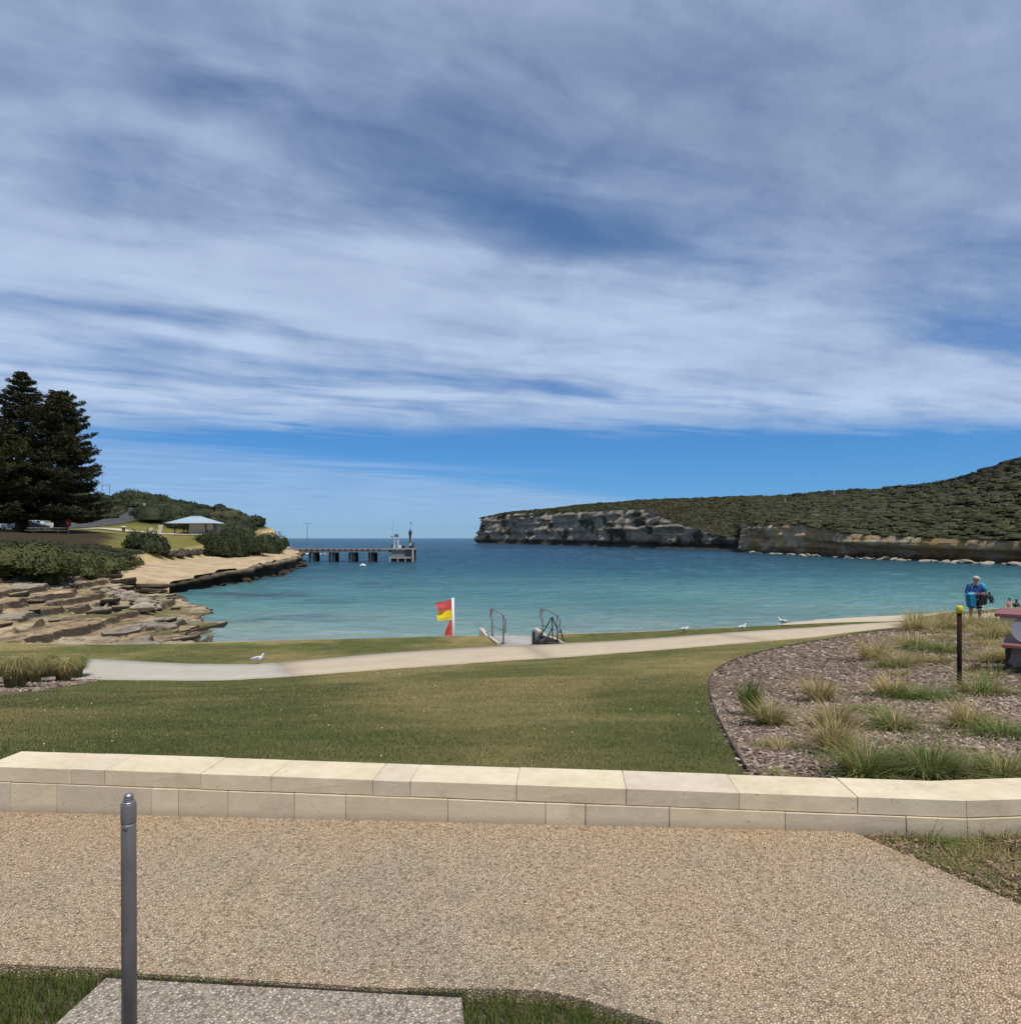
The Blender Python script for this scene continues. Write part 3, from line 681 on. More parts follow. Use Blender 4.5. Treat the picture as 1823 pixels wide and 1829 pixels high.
# undercut ledge face along the bench
lp = [(-41.5, 62.6), (-39, 61.9), (-36.5, 61.6), (-34.2, 61.7)]+[(float(xshore(y))+.05, y) for y in np.arange(62.4, 160.5, .45)]
lp = np.array(lp); s0 = np.concatenate([[0], np.cumsum(np.linalg.norm(np.diff(lp, axis=0), axis=1))]); s1 = np.arange(0, s0[-1], .42); lp = np.stack([np.interp(s1, s0, lp[:, 0]), np.interp(s1, s0, lp[:, 1])], 1); n = len(lp); tg = np.gradient(lp, axis=0); tg /= np.linalg.norm(tg, axis=1)[:, None]
nrm = np.stack([tg[:, 1], -tg[:, 0]], 1)
zt_ = np.maximum(np.interp(lp[:, 1], TY, TZL), 1.1)
prof = [(-.6, 1.0), (.12, .985), (.38, .88), (.30, .74), (.05, .66), (-.55, .55), (-.95, .42), (-.75, .28), (-.85, .14), (-.3, .06), (.15, -.05), (.5, -.35)]
V = []
blk = vnoise(np.arange(n)*.33, 0, seed=81)
for k, (o_, h_) in enumerate(prof):
    nz = (fbm(np.arange(n)*.23, k*.6, oct=3, seed=82)-.5)*1.1*(.25 if k == 0 else 1)+(blk-.5)*1.0*(k > 0)*(k < 10)
    fade = np.clip((lp[:, 1]-92)/20, 0, 1)
    off = o_*(1-.45*fade)+nz
    V.append(np.stack([lp[:, 0]+nrm[:, 0]*off, lp[:, 1]+nrm[:, 1]*off, zt_*h_+.03*(k == 0)+.12*(fbm(np.arange(n)*.4, k*1.3, seed=83)-.5)*(k > 0)], 1))
V = np.concatenate(V)
ldg = link('sea_ledge', np_mesh('sea_ledge', V, grid_faces(len(prof), n)), mat_rock('ledge_rock', (.34, .26, .165), (.16, .12, .075), (.045, .035, .025), (.22, .16, .085), wetz=.85, wetw=1.0)); tag(ldg, kind='structure')
MT['ledge'] = ldg.data.materials[0]
# ------------------------------------------------------------------ right headland
keys = [  # px, distance of the waterline, row of the cliff top, inland reach to the ridge point
 (905, 800, 925), (872, 745, 927), (853, 705, 938), (860, 690, 925), (900, 640, 918), (950, 570, 917), (1000, 500, 916), (1050, 445, 915), (1100, 400, 912), (1140, 372, 911),
 (1170, 352, 922), (1200, 333, 935), (1250, 304, 949), (1300, 279, 961), (1322, 268, 964), (1336, 262, 958), (1327.5, 249, 941), (1345, 240, 938), (1400, 218, 938), (1450, 198, 943),
 (1500, 180, 952), (1560, 166, 957), (1620, 156, 959), (1700, 144, 963), (1823, 130, 967), (1950, 118, 970), (2150, 100, 970)]
sk_px = [840, 865, 900, 950, 1000, 1030, 1100, 1150, 1200, 1250, 1300, 1400, 1450, 1500, 1590, 1650, 1700, 1720, 1740, 1760, 1800, 1823, 1950, 2150]
sk_py = [925, 924, 915, 909, 905, 901, 895, 890, 888, 887, 883, 882, 878, 875, 867, 863, 854, 850, 841, 831, 818, 815, 806, 800]
rd_px = [853, 900, 1000, 1100, 1200, 1300, 1400, 1500, 1600, 1700, 1823, 1950, 2150]
rd_Y = [745, 715, 650, 590, 545, 500, 455, 405, 355, 305, 255, 235, 205]
K = []
for i, (px, Y, ct) in enumerate(keys):
    b = np.array([(px-CX)/F*Y, Y]); zc_ = CZ+(HY-ct)/F*(Y+6)
    pr = (px if i > 2 else 862+i*4)+{14: 0, 15: -4, 16: 14, 17: 8}.get(i, 0)
    Yr = max(np.interp(pr, rd_px, rd_Y), Y+25) if i > 2 else Y+10
    r = np.array([(pr-CX)/F*Yr, Yr]) if i > 2 else b+np.array((28, -18.))
    zr = CZ+(HY-np.interp(pr, sk_px, sk_py))/F*Yr-1.6*min(1, Yr/300) if i > 2 else zc_+1
    K.append([*b, zc_, *r, max(zr, zc_+.5)])
K = np.array(K); seglen = np.concatenate([[0], np.cumsum(np.maximum(np.linalg.norm(np.diff(K[:, :2], axis=0), axis=1), 3))])
NC = 620
# spread columns so that nearer stretches of coast get more of them
wgt = 1/np.maximum(K[:, 1], 90)
cum = np.concatenate([[0], np.cumsum(np.diff(seglen)*(wgt[1:]+wgt[:-1])/2)])
u_ = np.interp(np.linspace(0, cum[-1], NC), cum, seglen)
Kc = np.stack([np.interp(u_, seglen, K[:, k]) for k in range(6)], 1)
bxy, zc_, rxy, zr_ = Kc[:, :2], Kc[:, 2], Kc[:, 3:5], Kc[:, 5]
tg = np.gradient(bxy, axis=0); tg /= np.linalg.norm(tg, axis=1)[:, None]+1e-9
outn = np.stack([-tg[:, 1], tg[:, 0]], 1)*-1.
outn = np.stack([tg[:, 1], -tg[:, 0]], 1)
inl = rxy-bxy
sgn = np.sign((outn*inl).sum(1)); outn = -outn*sgn[:, None]          # pointing to sea
ch = np.linspace(0, 1, 30)
rows_c = []
arc = u_
for h_ in np.concatenate([[-.12, -.03], ch]):
    z = zc_*h_ if h_ > 0 else h_*20
    hh = max(h_, 0)
    inset = .22*zc_*hh
    strata = (fbm(z*.55+.0*arc, arc*.004, oct=4, seed=91)-.5)*np.minimum(zc_*.34, 6.0)
    but = (fbm(arc*.035, z*.03, oct=5, seed=92)-.5)*np.minimum(zc_*1.3, 24)
    fine = (fbm(arc*.13, z*.22, oct=4, seed=93)-.5)*np.minimum(zc_*.5, 7.5)
    notch = -1.6*np.exp(-((z-1.3)/.9)**2)*(h_ > -.05)
    toe = 1.8*np.exp(-((z+.2)/1.2)**2)
    recess = -2.6*(1-sstep(hh, .42, .66))*np.clip((260-bxy[:, 1])/20, 0, 1)*np.minimum(zc_/6, 1)*(.4+1.2*fbm(arc*.06, 2.2, oct=3, seed=94))
    off = recess-inset+(strata+but+fine)*(.45+.55*min(1, hh*6))*(1-.35*sstep(hh, .9, 1.))+notch+toe
    rows_c.append(np.stack([bxy[:, 0]+outn[:, 0]*off, bxy[:, 1]+outn[:, 1]*off, z+np.zeros(NC)], 1))
lip = rows_c[-1]
NSL = 30; rows_s = []
for i in range(1, NSL+1):
    t = i/NSL; P = lip[:, :2]*(1-t)+rxy*t
    far_ = np.clip((bxy[:, 1]-260)/60, 0, 1)
    e = t**.85*(far_*1+(1-far_))                                      # gently convex slope
    z = zc_+(zr_-zc_)*e
    amp = np.minimum((zr_-zc_)*.18, 2.6)*np.sin(np.pi*t)
    z = z+amp*2*(fbm(P[:, 0]*.022, P[:, 1]*.022, oct=4, seed=95)-.5)*(1-far_*.4)
    rows_s.append(np.stack([P[:, 0], P[:, 1], z], 1))
back = rxy+(inl/np.linalg.norm(inl, axis=1)[:, None])*60
rows_s.append(np.stack([back[:, 0], back[:, 1], zr_-3.], 1))
back2 = rxy+(inl/np.linalg.norm(inl, axis=1)[:, None])*160
rows_s.append(np.stack([back2[:, 0], back2[:, 1], zr_-14.], 1))
head = empty('headland', (150, 300, 0)); tag(head, kind='structure')
def hpart(name, rows, mat, c0, c1, smooth, colr=None):
    V = np.stack(rows)[:, c0:c1]; sh = V.shape[:2]
    return link(name, np_mesh(name, V.reshape(-1, 3)-np.array((150, 300, 0)), grid_faces(*sh), colr, smooth), mat, head)
cut = int(np.argmin(np.abs(u_-seglen[15])))
hpart('far_cliff', rows_c, MT['cliff'], 0, cut+1, False); hpart('near_cliff', rows_c, MT['bluff'], cut, NC, False)
MT['heath'] = plain('heath_ground', (.022, .024, .010), (.038, .036, .016), scale=.06, obj=False, rough=.95, detail=9)
hpart('heath_slope', [lip]+rows_s, MT['heath'], 0, NC, True)
SL = np.stack([lip]+rows_s[:NSL])                                      # slope surface for planting

# ------------------------------------------------------------------ scrub: lumps of leaves merged into one mass
def shrub_variant(nq, seed, flat=.62, leaf=.16, core=True, lobes=5, spread=.5, nr_=3, nc_=6, cs=.86):
    r = np.random.default_rng(seed); parts = []
    C0 = r.uniform(-spread, spread, (lobes, 3)); C0[:, 2] = np.abs(C0[:, 2])*.5; C0[0] = 0
    Rr = r.uniform(.45, .75, lobes); Rr[0] = .8
    k = r.integers(0, lobes, nq); D = r.normal(size=(nq, 3)); D[:, 2] = np.abs(D[:, 2])*.9-.15; D /= np.linalg.norm(D, axis=1)[:, None]
    P = C0[k]+D*(Rr[k]*r.uniform(.82, 1.08, nq))[:, None]; P[:, 2] *= flat; P[:, 2] = np.maximum(P[:, 2], -.05)
    N = D+r.normal(size=(nq, 3))*.45; N /= np.linalg.norm(N, axis=1)[:, None]
    c = r.uniform(.8, 1.2, nq)[:, None]*np.ones(3)
    global rng
    sv = rng; rng = r; parts.append(leafquads(P, N, leaf*r.uniform(.6, 1.3, nq), c, .6)); rng = sv
    if core:
        for i in range(lobes):
            th, ph = np.meshgrid(np.linspace(0, 2*np.pi, nc_), np.linspace(0, np.pi/2*1.1, nr_))
            Q = np.stack([np.sin(ph)*np.cos(th), np.sin(ph)*np.sin(th), np.cos(ph)], -1).reshape(-1, 3)
            Q = C0[i]+Q*(Rr[i]*cs*r.uniform(.88, 1.1, (nr_, 1, 1))*np.ones((nr_, nc_, 1))).reshape(-1, 1); Q[:, 2] = np.maximum(Q[:, 2]*flat, -.1)
            parts.append((Q, grid_faces(nr_, nc_), np.ones((nr_*nc_, 3))*.95))
    return join(parts)
def scatter_shrubs(pos, rad, cols, variants, zs=1.):
    out = []; vi = rng.integers(0, len(variants), len(pos))
    for k, (V, Fc, C) in enumerate(variants):
        idx = np.nonzero(vi == k)[0]
        if not len(idx): continue
        a = rng.uniform(0, 2*np.pi, len(idx)); ca, sa = np.cos(a)[:, None], np.sin(a)[:, None]
        s = rad[idx][:, None]*rng.uniform(.85, 1.15, (len(idx), 1)); s2 = s*rng.uniform(.7, 1.3, (len(idx), 1))
        x = (V[None, :, 0]*ca-V[None, :, 1]*sa)*s2; y = (V[None, :, 0]*sa+V[None, :, 1]*ca)*s; z = V[None, :, 2]*s*zs
        P = np.stack([x+pos[idx, 0:1], y+pos[idx, 1:2], z+pos[idx, 2:3]], -1).reshape(-1, 3)
        Cc = (C[None]*cols[idx][:, None, :]).reshape(-1, 3)
        F2 = (Fc[None]+np.arange(len(idx))[:, None, None]*len(V)).reshape(-1, 4)
        out.append((P, F2, Cc))
    return join(out)
var_far = [shrub_variant(26, 100+i, .6, .26, True, 2) for i in range(4)]
var_mid = [shrub_variant(64, 110+i, .6, .15, True, 3, .5, 4, 7, .90) for i in range(6)]
def plant(n, lo, hi, vmin=.02, vmax=1.):
    c = rng.uniform(lo, hi, n); r_ = rng.uniform(vmin, vmax, n)*NSL
    ci, ri = c.astype(int), r_.astype(int); ci = np.minimum(ci, NC-2); ri = np.minimum(ri, NSL-1)
    fc, fr = (c-ci)[:, None], (r_-ri)[:, None]
    return SL[ri, ci]*(1-fc)*(1-fr)+SL[ri, ci+1]*fc*(1-fr)+SL[ri+1, ci]*(1-fc)*fr+SL[ri+1, ci+1]*fc*fr
def scrub_cols(p, n):
    t = fbm(p[:, 0]*.018, p[:, 1]*.012, oct=4, seed=97)[:, None]; q = rng.uniform(0, 1, (n, 1))
    c = np.array((.066, .074, .024))*(1-t)+np.array((.072, .060, .030))*t
    c = np.where(q > .92, np.array((.090, .092, .034)), np.where(q < .12, np.array((.036, .042, .018)), c))
    return c*rng.uniform(.7, 1.15, (n, 1))
p = plant(5200, 2, cut); p2 = np.concatenate([plant(3000, cut-10, NC-1), plant(1300, cut-10, NC-1, .0, .22)])
keep = p[:, 2] > 3; p = p[keep]
rd = rng.uniform(1.3, 2.9, len(p))*np.clip(p[:, 1]/420, .75, 1.25)
parts = [scatter_shrubs(p, rd, scrub_cols(p, len(p)), var_far, .55)]
rd2 = rng.uniform(1.0, 2.3, len(p2))*np.where(rng.uniform(size=len(p2)) > .93, 1.7, 1.)
parts.append(scatter_shrubs(p2, rd2, scrub_cols(p2, len(p2)), var_mid, .62))
# taller dark thickets on the ridge
p3 = plant(1100, 30, NC-1, .88, 1.); q_ = fbm(p3[:, 0]*.03, p3[:, 1]*.03, oct=3, seed=98) > .47; p3 = p3[q_]
parts.append(scatter_shrubs(p3, rng.uniform(1.8, 4.2, len(p3)), np.array((.034, .038, .020))*rng.uniform(.7, 1.3, (len(p3), 1)), var_mid, .9))
pc = at(1775, 850, 235); p4 = np.stack([rng.normal(pc.x+10, 13, 260), rng.normal(250, 14, 260)], 1)
z4 = []
flat_ = SL.reshape(-1, 3)
for q2 in p4: z4.append(flat_[np.argmin(((flat_[:, :2]-q2)**2).sum(1)), 2])
p4 = np.column_stack([p4, z4]); parts.append(scatter_shrubs(p4, rng.uniform(1.6, 3.2, len(p4)), np.array((.040, .040, .020))*rng.uniform(.7, 1.3, (len(p4), 1)), var_mid, 1.))
V, Fc, C = join(parts)
tag(link('heath_scrub', np_mesh('heath_scrub', V, Fc, C), MT['leaf']), 'low dark wind-pruned scrub covering the right headland', 'scrub', kind='stuff')

# ------------------------------------------------------------------ boulders under the near cliff, slabs on the platform
def rock_mesh(name, seed, flat=.6, n=7, ang=.35):
    r = np.random.default_rng(seed); bm = bmesh.new(); bmesh.ops.create_icosphere(bm, subdivisions=2, radius=.5)
    pl = [(Vector(r.normal(size=3)).normalized(), r.uniform(.26, .42)) for _ in range(n)]
    for v in bm.verts:
        for d, k in pl:
            e = v.co.dot(d)-k
            if e > 0: v.co -= d*e
        v.co *= 1+r.uniform(-.04, .04); v.co.z *= flat
    me = bpy.data.meshes.new(name); bm.to_mesh(me); bm.free(); return me
def slab_mesh(name, seed):
    r = np.random.default_rng(seed); n = r.integers(6, 9); a = np.sort(r.uniform(0, 2*np.pi, n)+np.arange(n)*.0)
    a = np.linspace(0, 2*np.pi, n, endpoint=False)+r.uniform(-.3, .3, n); rad = r.uniform(.32, .55, n)
    B = MB(); top = [(rad[i]*math.cos(a[i])*1.25, rad[i]*math.sin(a[i])*.8, .09+r.uniform(-.012, .012)) for i in range(n)]
    bot = [(x*.93+r.uniform(-.03, .03), y*.9, -.09) for x, y, z in top]; mid = [(x*1.04, y*1.05, .02) for x, y, z in top]
    v = top+mid+bot; f = [tuple(range(n))]+[tuple(range(3*n-1, 2*n-1, -1))]
    for i in range(n):
        j = (i+1) % n; f += [(i, n+i, n+j, j), (n+i, 2*n+i, 2*n+j, n+j)]
    me = bpy.data.meshes.new(name); me.from_pydata(v, [], f); me.update(); return me
rocks = [rock_mesh('boulder', 200+i) for i in range(6)]
for me in rocks: me.materials.append(MT['bluff'])
MT['pale_rock'] = plain('pale_boulder', (.42, .36, .27), (.24, .20, .15), scale=2.5, rough=.9, bmp=.6, bsc=6, bdist=.1, rnd=.3)
rocks2 = [m_.copy() for m_ in rocks]
for me in rocks2: me.materials.clear(); me.materials.append(MT['pale_rock'])
lo_c = int(np.argmin(np.abs(u_-seglen[17])))
for i in range(95):
    c = random.uniform(lo_c, NC-30) if i < 70 else random.uniform(lo_c+60, lo_c+230); c0 = int(c)
    d = random.uniform(.8, 3.2); s = random.uniform(.7, 2.3)*(1.3 if random.random() < .15 else 1)
    o = bpy.data.objects.new('boulder', random.choice(rocks2)); col.objects.link(o); o.parent = head
    o.location = (bxy[c0, 0]+outn[c0, 0]*d-150, bxy[c0, 1]+outn[c0, 1]*d-300, random.uniform(.0, .35)); o.scale = (s*1.4, s, s*.8)
    o.rotation_euler = (random.uniform(-.3, .3), random.uniform(-.3, .3), random.uniform(0, 6.3))
slabs = [slab_mesh('rock_slab', 230+i) for i in range(7)]
for me in slabs: me.materials.append(MT['shelf'])
def put_slab(x, y, s, th=1., rz=None, dz=0.):
    o = bpy.data.objects.new('rock_slab', random.choice(slabs)); col.objects.link(o); o.parent = shelf
    o.location = (x, y, float(zleft(x, y))+.05*s*th+dz); o.scale = (s*random.uniform(.9, 1.5), s, s*th)
    o.rotation_euler = (random.uniform(-.1, .1), random.uniform(-.1, .1), random.uniform(.9, 1.5) if rz is None else rz)
for i in range(28):                                                 # broken slabs over the tidal platform
    y = random.uniform(31, 60.5); t = random.random()**1.2
    xs0, xf0 = float(xshore(y)), float(xfoot(y)); x = xs0-.3-(xs0-xf0-1)*t*.8
    put_slab(x, y, random.uniform(.4, 1.2), random.uniform(.9, 1.6))
for px, py, z, s in ((335, 1122, .25, 4.6), (300, 1128, .3, 3.6), (270, 1135, .35, 3.0), (325, 1094, .12, 3.6), (262, 1118, .35, 3.2), (300, 1140, .3, 2.2), (245, 1141, .4, 2.2), (330, 1133, .1, 2.), (225, 1128, .4, 2.6)):
    q = on(px, py, z); o = bpy.data.objects.new('rock_slab', random.choice(slabs)); col.objects.link(o); o.parent = shelf
    o.location = (q.x, q.y, z-.16); o.scale = (s*1.2, s*.62, 2.6); o.rotation_euler = (.03, random.uniform(-.04, .04), random.uniform(1.1, 1.5))
for px, py in ((205, 1062), (218, 1058), (228, 1063), (240, 1067), (212, 1069), (195, 1064), (250, 1074), (262, 1078), (236, 1075), (270, 1084), (282, 1087), (254, 1088), (224, 1072), (188, 1058), (205, 1052)):
    q = hit(px, py, zleft, 30, 64); o = bpy.data.objects.new('boulder', random.choice(rocks2)); col.objects.link(o); o.parent = shelf
    s = random.uniform(.7, 1.3); o.location = (q.x, q.y, q.z+.1); o.scale = (s*1.3, s, s); o.rotation_euler = (0, 0, random.uniform(0, 6))
for x, y, s in ((-40.5, 61.0, 1.5), (-39, 60.6, 1.9), (-37.6, 60.9, 1.4), (-36.2, 60.5, 2.1), (-34.9, 60.7, 1.6), (-33.6, 60.9, 1.9), (-38.2, 59.6, 1.2), (-35.4, 59.4, 1.3), (-33.0, 59.7, 1.2)):
    put_slab(x, y, s, 1.6)
for i in range(26):                                                  # fallen blocks at the foot of the ledge
    y = random.uniform(66, 152); s = random.uniform(.6, 1.7)
    o = bpy.data.objects.new('boulder', random.choice(rocks)); col.objects.link(o); o.parent = ldg
    o.location = (float(xshore(y))+random.uniform(.2, 1.2), y, random.uniform(-.05, .25)); o.scale = (s, s*1.3, s); o.rotation_euler = (0, .2, random.uniform(0, 6))

# ------------------------------------------------------------------ left headland scrub
var_hill = [shrub_variant(70, 120+i, .75, .13, True, 4, .5, 4, 8, .95) for i in range(5)]
n = 1200; y = rng.uniform(112, 158, n); x = xfoot(y)-rng.uniform(2.5, 62, n)
pl_ = np.stack([x, y, zleft(x, y)], 1)
pxl = CX+x/y*F
ok = ((y > 124) | (x > -50) & (y > 118)) & ~((y > 138) & (x > xfoot(y)-6.5)) & ~((pxl > 222) & (pxl < 262) & (y < 136))
pl_ = pl_[ok]
C_ = np.array((.030, .038, .014))*rng.uniform(.5, 1.5, (len(pl_), 1)); m_ = rng.uniform(size=len(pl_)) > .86; C_[m_] = np.array((.070, .068, .028))
V, Fc, C = scatter_shrubs(pl_, rng.uniform(.9, 2.0, len(pl_))*np.where(rng.uniform(size=len(pl_)) > .88, 1.9, 1.), C_, var_hill, 1.)
tag(link('coastal_scrub', np_mesh('coastal_scrub', V, Fc, C), MT['leaf']), 'dark green coastal scrub over the hill behind the hip-roofed shelter', 'scrub', kind='stuff')

# ------------------------------------------------------------------ single shrubs
def big_shrub(name, loc, w, h, c, label, group, seed, nq=2600, lf=.085, deep=None, lobes=11):
    o = empty(name, loc); tag(o, label, 'shrub', group)
    lf = .15/(w/2.3); nq = int(min(5400, max(600, 240*w*h))); lobes = int(7+1.6*w)
    V, Fc, C = shrub_variant(nq, seed, 1., lf, True, lobes, .72, cs=.78)
    r = np.random.default_rng(seed+5); V = V.copy(); V[:, :2] *= w/2/1.15; V[:, 2] *= h/max(V[:, 2].max(), .1)
    t = fbm(V[:, 0]*1.1/ (w/4), V[:, 1]*1.1/(w/4), V[:, 2]/(h/3), oct=3, seed=seed)[:, None]
    C = C*(np.array(c)*(1-t)+np.array(deep or [q*1.7 for q in c])*t)
    me = np_mesh('crown', V, Fc, C); link('crown', me, MT['leaf'], o)
    B = MB()
    for k in range(4):
        a = k*1.6+seed; B.tube([(0, 0, -.15), (math.cos(a)*w*.1, math.sin(a)*w*.1, h*.3), (math.cos(a)*w*.22, math.sin(a)*w*.22, h*.62)], [w*.02, w*.015, w*.008], 5)
    B.build('trunk', MT['bark'], o); return o
bank_sh = [(8, 1018, 8, 2.6), (45, 1020, 6, 2.0), (22, 1000, 7, 1.9), (75, 1006, 6.5, 1.7), (98, 1019, 5.5, 1.7), (120, 1006, 6, 1.6), (150, 1015, 5.5, 1.7), (165, 1002, 6, 1.5), (190, 1012, 5, 1.6),
           (205, 1004, 4.6, 1.5), (60, 990, 7, 1.2), (105, 990, 7, 1.0), (140, 990, 6.5, .9), (180, 992, 5.5, .9), (222, 1006, 3.6, 1.5), (-30, 1010, 8, 2.4), (20, 1029, 4, 1.4), (70, 1030, 4.5, 1.3), (128, 1024, 4, 1.2)]
for i, (px, py, w, h) in enumerate(bank_sh):
    q = hit(px, py, zleft, 32, 110)
    big_shrub('bank_shrub', (q.x, q.y, q.z-.55), w, h, (.058, .066, .018), 'low rounded olive green shrub in the hedge-like bank below the pines', 'olive shrubs along the bank below the pines', 300+i, 1500, .10, (.095, .10, .03))
for i, (px, py, Y, w, h, lab) in enumerate((
    (262, 1005, 82, 4.6, 2.9, 'dark round shrub at the right end of the olive shrub bank'), (285, 1003, 84, 2.6, 2.1, 'purplish grey shrub beside the dark round shrub on the sandy bench'),
    (395, 996, 99, 5.2, 4.6, 'dark bushy shrub right below the shelter, its foot on the sandy bench'), (420, 985, 103, 6, 5.0, 'tall dark shrub to the right of the shelter'),
    (372, 968, 106, 4.2, 2.9, 'dark shrub hiding the right corner of the shelter'), (450, 985, 110, 6, 4.2, 'grey green shrub halfway between the shelter and the sandy cliff'),
    (478, 978, 122, 6, 4.2, 'dark shrub growing just left of the sandy cliff end'), (440, 962, 124, 7, 3.8, 'dense dark shrub on the slope behind the grey green shrub'),
    (300, 934, 128, 10, 4.2, 'broad rounded green shrub behind the two pale boards'), (330, 945, 124, 6, 3.4, 'dark shrub standing against the left end of the shelter'), (272, 940, 131, 7, 3.0, 'green shrub right of the dark road cutting'),
    (232, 900, 142, 8, 3.2, 'dark shrub on the skyline right of the pines'), (498, 962, 146, 4, 3.0, 'small dark shrub on top of the sandy cliff'))):
    x = (px-CX)/F*Y; z = float(zleft(x, Y))
    cc = (.055, .05, .045) if i == 1 else (.034, .042, .017)
    big_shrub('coastal_shrub', (x, Y, z-.15), w, h, cc, lab, 'single shrubs around the shelter', 340+i, 1700, .085)
for i, (px, py) in enumerate(((300, 994), (318, 993), (336, 992), (350, 990), (365, 989), (380, 988), (308, 990), (328, 988))):
    q = hit(px, py, zleft, 60, 120)
    big_shrub('edge_shrub', (q.x, q.y, q.z-.05), random.uniform(1.8, 2.8), random.uniform(.7, 1.1), (.085, .07, .05), 'small grey brown shrub along the lower edge of the far lawn', 'grey brown shrubs edging the far lawn', 370+i, 500, .10, None, 6)

for i, (px, py) in enumerate(((15, 978), (48, 974), (80, 976), (112, 978), (140, 981), (168, 984), (196, 988), (30, 985), (95, 984), (128, 986), (155, 990), (180, 994))):  # low shrubs added in dark colour to stand in for the pines' shade
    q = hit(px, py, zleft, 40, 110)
    big_shrub('shade_shrub', (q.x, q.y, q.z-.25), random.uniform(4.5, 7), random.uniform(.7, 1.0), (.028, .030, .013), 'low dark shrub standing in for shade between the pines and the olive bank', 'dark shrubs standing in for the shade of the pines', 385+i, 500, .10, (.05, .05, .02), 8)

# ------------------------------------------------------------------ Norfolk pines: whorls of level branches carrying upturned sprays
def pine(loc, H, Rm, label, seed, c0=(.022, .028, .014), c1=(.082, .080, .030), bare=.095, top_flat=1.):
    r = np.random.default_rng(seed); o = empty('pine_tree', loc); tag(o, label, 'tree', 'tall dark pines beside the car park')
    B = MB(); hs = np.linspace(0, H, 9)
    B.tube([(math.sin(z*.3+seed)*.12, math.cos(z*.23)*.1, z-.3) for z in hs], [max(.80*(1-z/H)**.8, .05)*(1.25 if z == 0 else 1) for z in hs], 9)
    Pn, Nn, Cn, Sn = [], [], [], []
    z = H*bare; tier = 0
    while z < H*.985:
        f = z/H; rad = Rm*min(1., (1-f)**.72*1.18)*(.82+.3*r.random()); rad = max(rad, .55)
        if top_flat > 1 and f > .72: rad = max(rad, Rm*.46*(1-((f-.72)/.30)**3))
        nb = int(7+3*r.random()); a0 = r.uniform(0, 6.3)
        for k in range(nb):
            a = a0+k*2*np.pi/nb+r.normal()*.16; L = rad*r.uniform(.55, 1.12); up = r.uniform(-.06, .14)+.25*f
            e = [np.array((np.cos(a)*L*t, np.sin(a)*L*t, z+L*(up*t-.16*t*t+.20*t**4))) for t in (0, .33, .66, 1.)]
            B.tube([tuple(q) for q in e], [.085*(1-f*.6), .06*(1-f*.6), .035, .012], 4, False)
            m = int(30*L+8); t = r.uniform(.16, 1.03, m)**.75
            wd = .24*L*np.sin(np.pi*np.clip(t, .05, .95))**.6+.25
            lat = r.uniform(-1, 1, m)*wd; zz = z+L*(up*t-.16*t*t+.20*t**4)+r.uniform(-.08, .30, m)+.12*np.abs(lat)
            c_, s_ = np.cos(a), np.sin(a)
            P = np.stack([c_*L*t-s_*lat, s_*L*t+c_*lat, zz], 1)
            for q in range(3):
                d = np.stack([c_*.5-s_*np.sign(lat)*.7+r.normal(size=m)*.55, s_*.5+c_*np.sign(lat)*.7+r.normal(size=m)*.55, r.uniform(.0, .8, m)], 1)
                Nv = np.cross(d, r.normal(size=(m, 3))); Nv /= np.linalg.norm(Nv, axis=1)[:, None]+1e-9
                Pn.append(P+r.normal(size=(m, 3))*np.array((.15, .15, .05))); Nn.append(Nv); Sn.append(r.uniform(.13, .27, m))
                mixc = np.clip(r.normal(.25+.35*f, .25, m), 0, 1)[:, None]  # lighter towards the top: sunlight painted into the needle colour
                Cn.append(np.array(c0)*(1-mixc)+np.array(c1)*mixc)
        z += H*(.045-.013*f)*r.uniform(.75, 1.25); tier += 1
    Pn.append(np.stack([r.normal(0, .14, 40), r.normal(0, .14, 40), H*.97+r.uniform(-.3, .45, 40)], 1)); Nn.append(r.normal(size=(40, 3))); Sn.append(np.full(40, .2)); Cn.append(np.ones((40, 3))*np.array(c0))
    P, N, S, Cc = np.concatenate(Pn), np.concatenate(Nn), np.concatenate(Sn), np.concatenate(Cn)
    N /= np.linalg.norm(N, axis=1)[:, None]+1e-9
    global rng
    sv = rng; rng = r; V, Fc, C = leafquads(P, N, S, Cc, .34); rng = sv
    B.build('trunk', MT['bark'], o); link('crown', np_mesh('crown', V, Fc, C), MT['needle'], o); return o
def onleft(px, Y): x = (px-CX)/F*Y; return (x, Y, float(zleft(x, Y)))
pine(onleft(40, 95), 23.6, 8.2, 'tallest dark pine with a pointed leader, left of the flat-topped pine', 401)
pine(onleft(108, 92), 20.0, 7.2, 'dark pine with a flattened top, right one of the car park pines', 402, top_flat=1.5)
pine(onleft(-38, 84), 17.5, 7.5, 'lighter olive pine cut off by the left edge of the picture', 403, (.030, .036, .014), (.085, .080, .024))
# ------------------------------------------------------------------ road, plaza and buildings behind the left bank
def drape(name, line, w, mat, off=.05, n=40, m=6):
    P = np.array(line, float); s = np.concatenate([[0], np.cumsum(np.linalg.norm(np.diff(P, axis=0), axis=1))])
    q = np.linspace(0, s[-1], n); cx = np.interp(q, s, P[:, 0]); cy = np.interp(q, s, P[:, 1])
    tx, ty = np.gradient(cx), np.gradient(cy); l_ = np.hypot(tx, ty); nx, ny = -ty/l_, tx/l_
    rows = []
    for k in np.linspace(-.5, .5, m):
        x, y = cx+nx*w*k, cy+ny*w*k; rows.append(np.stack([x, y, zleft(x, y)+off], 1))
    return tag(link(name, np_mesh(name, np.concatenate(rows), grid_faces(m, n)[:, ::-1], smooth=True), mat), kind='structure')
MT['asphalt'] = plain('asphalt', (.075, .075, .078), (.05, .05, .052), scale=1.5, rough=.9, obj=False)
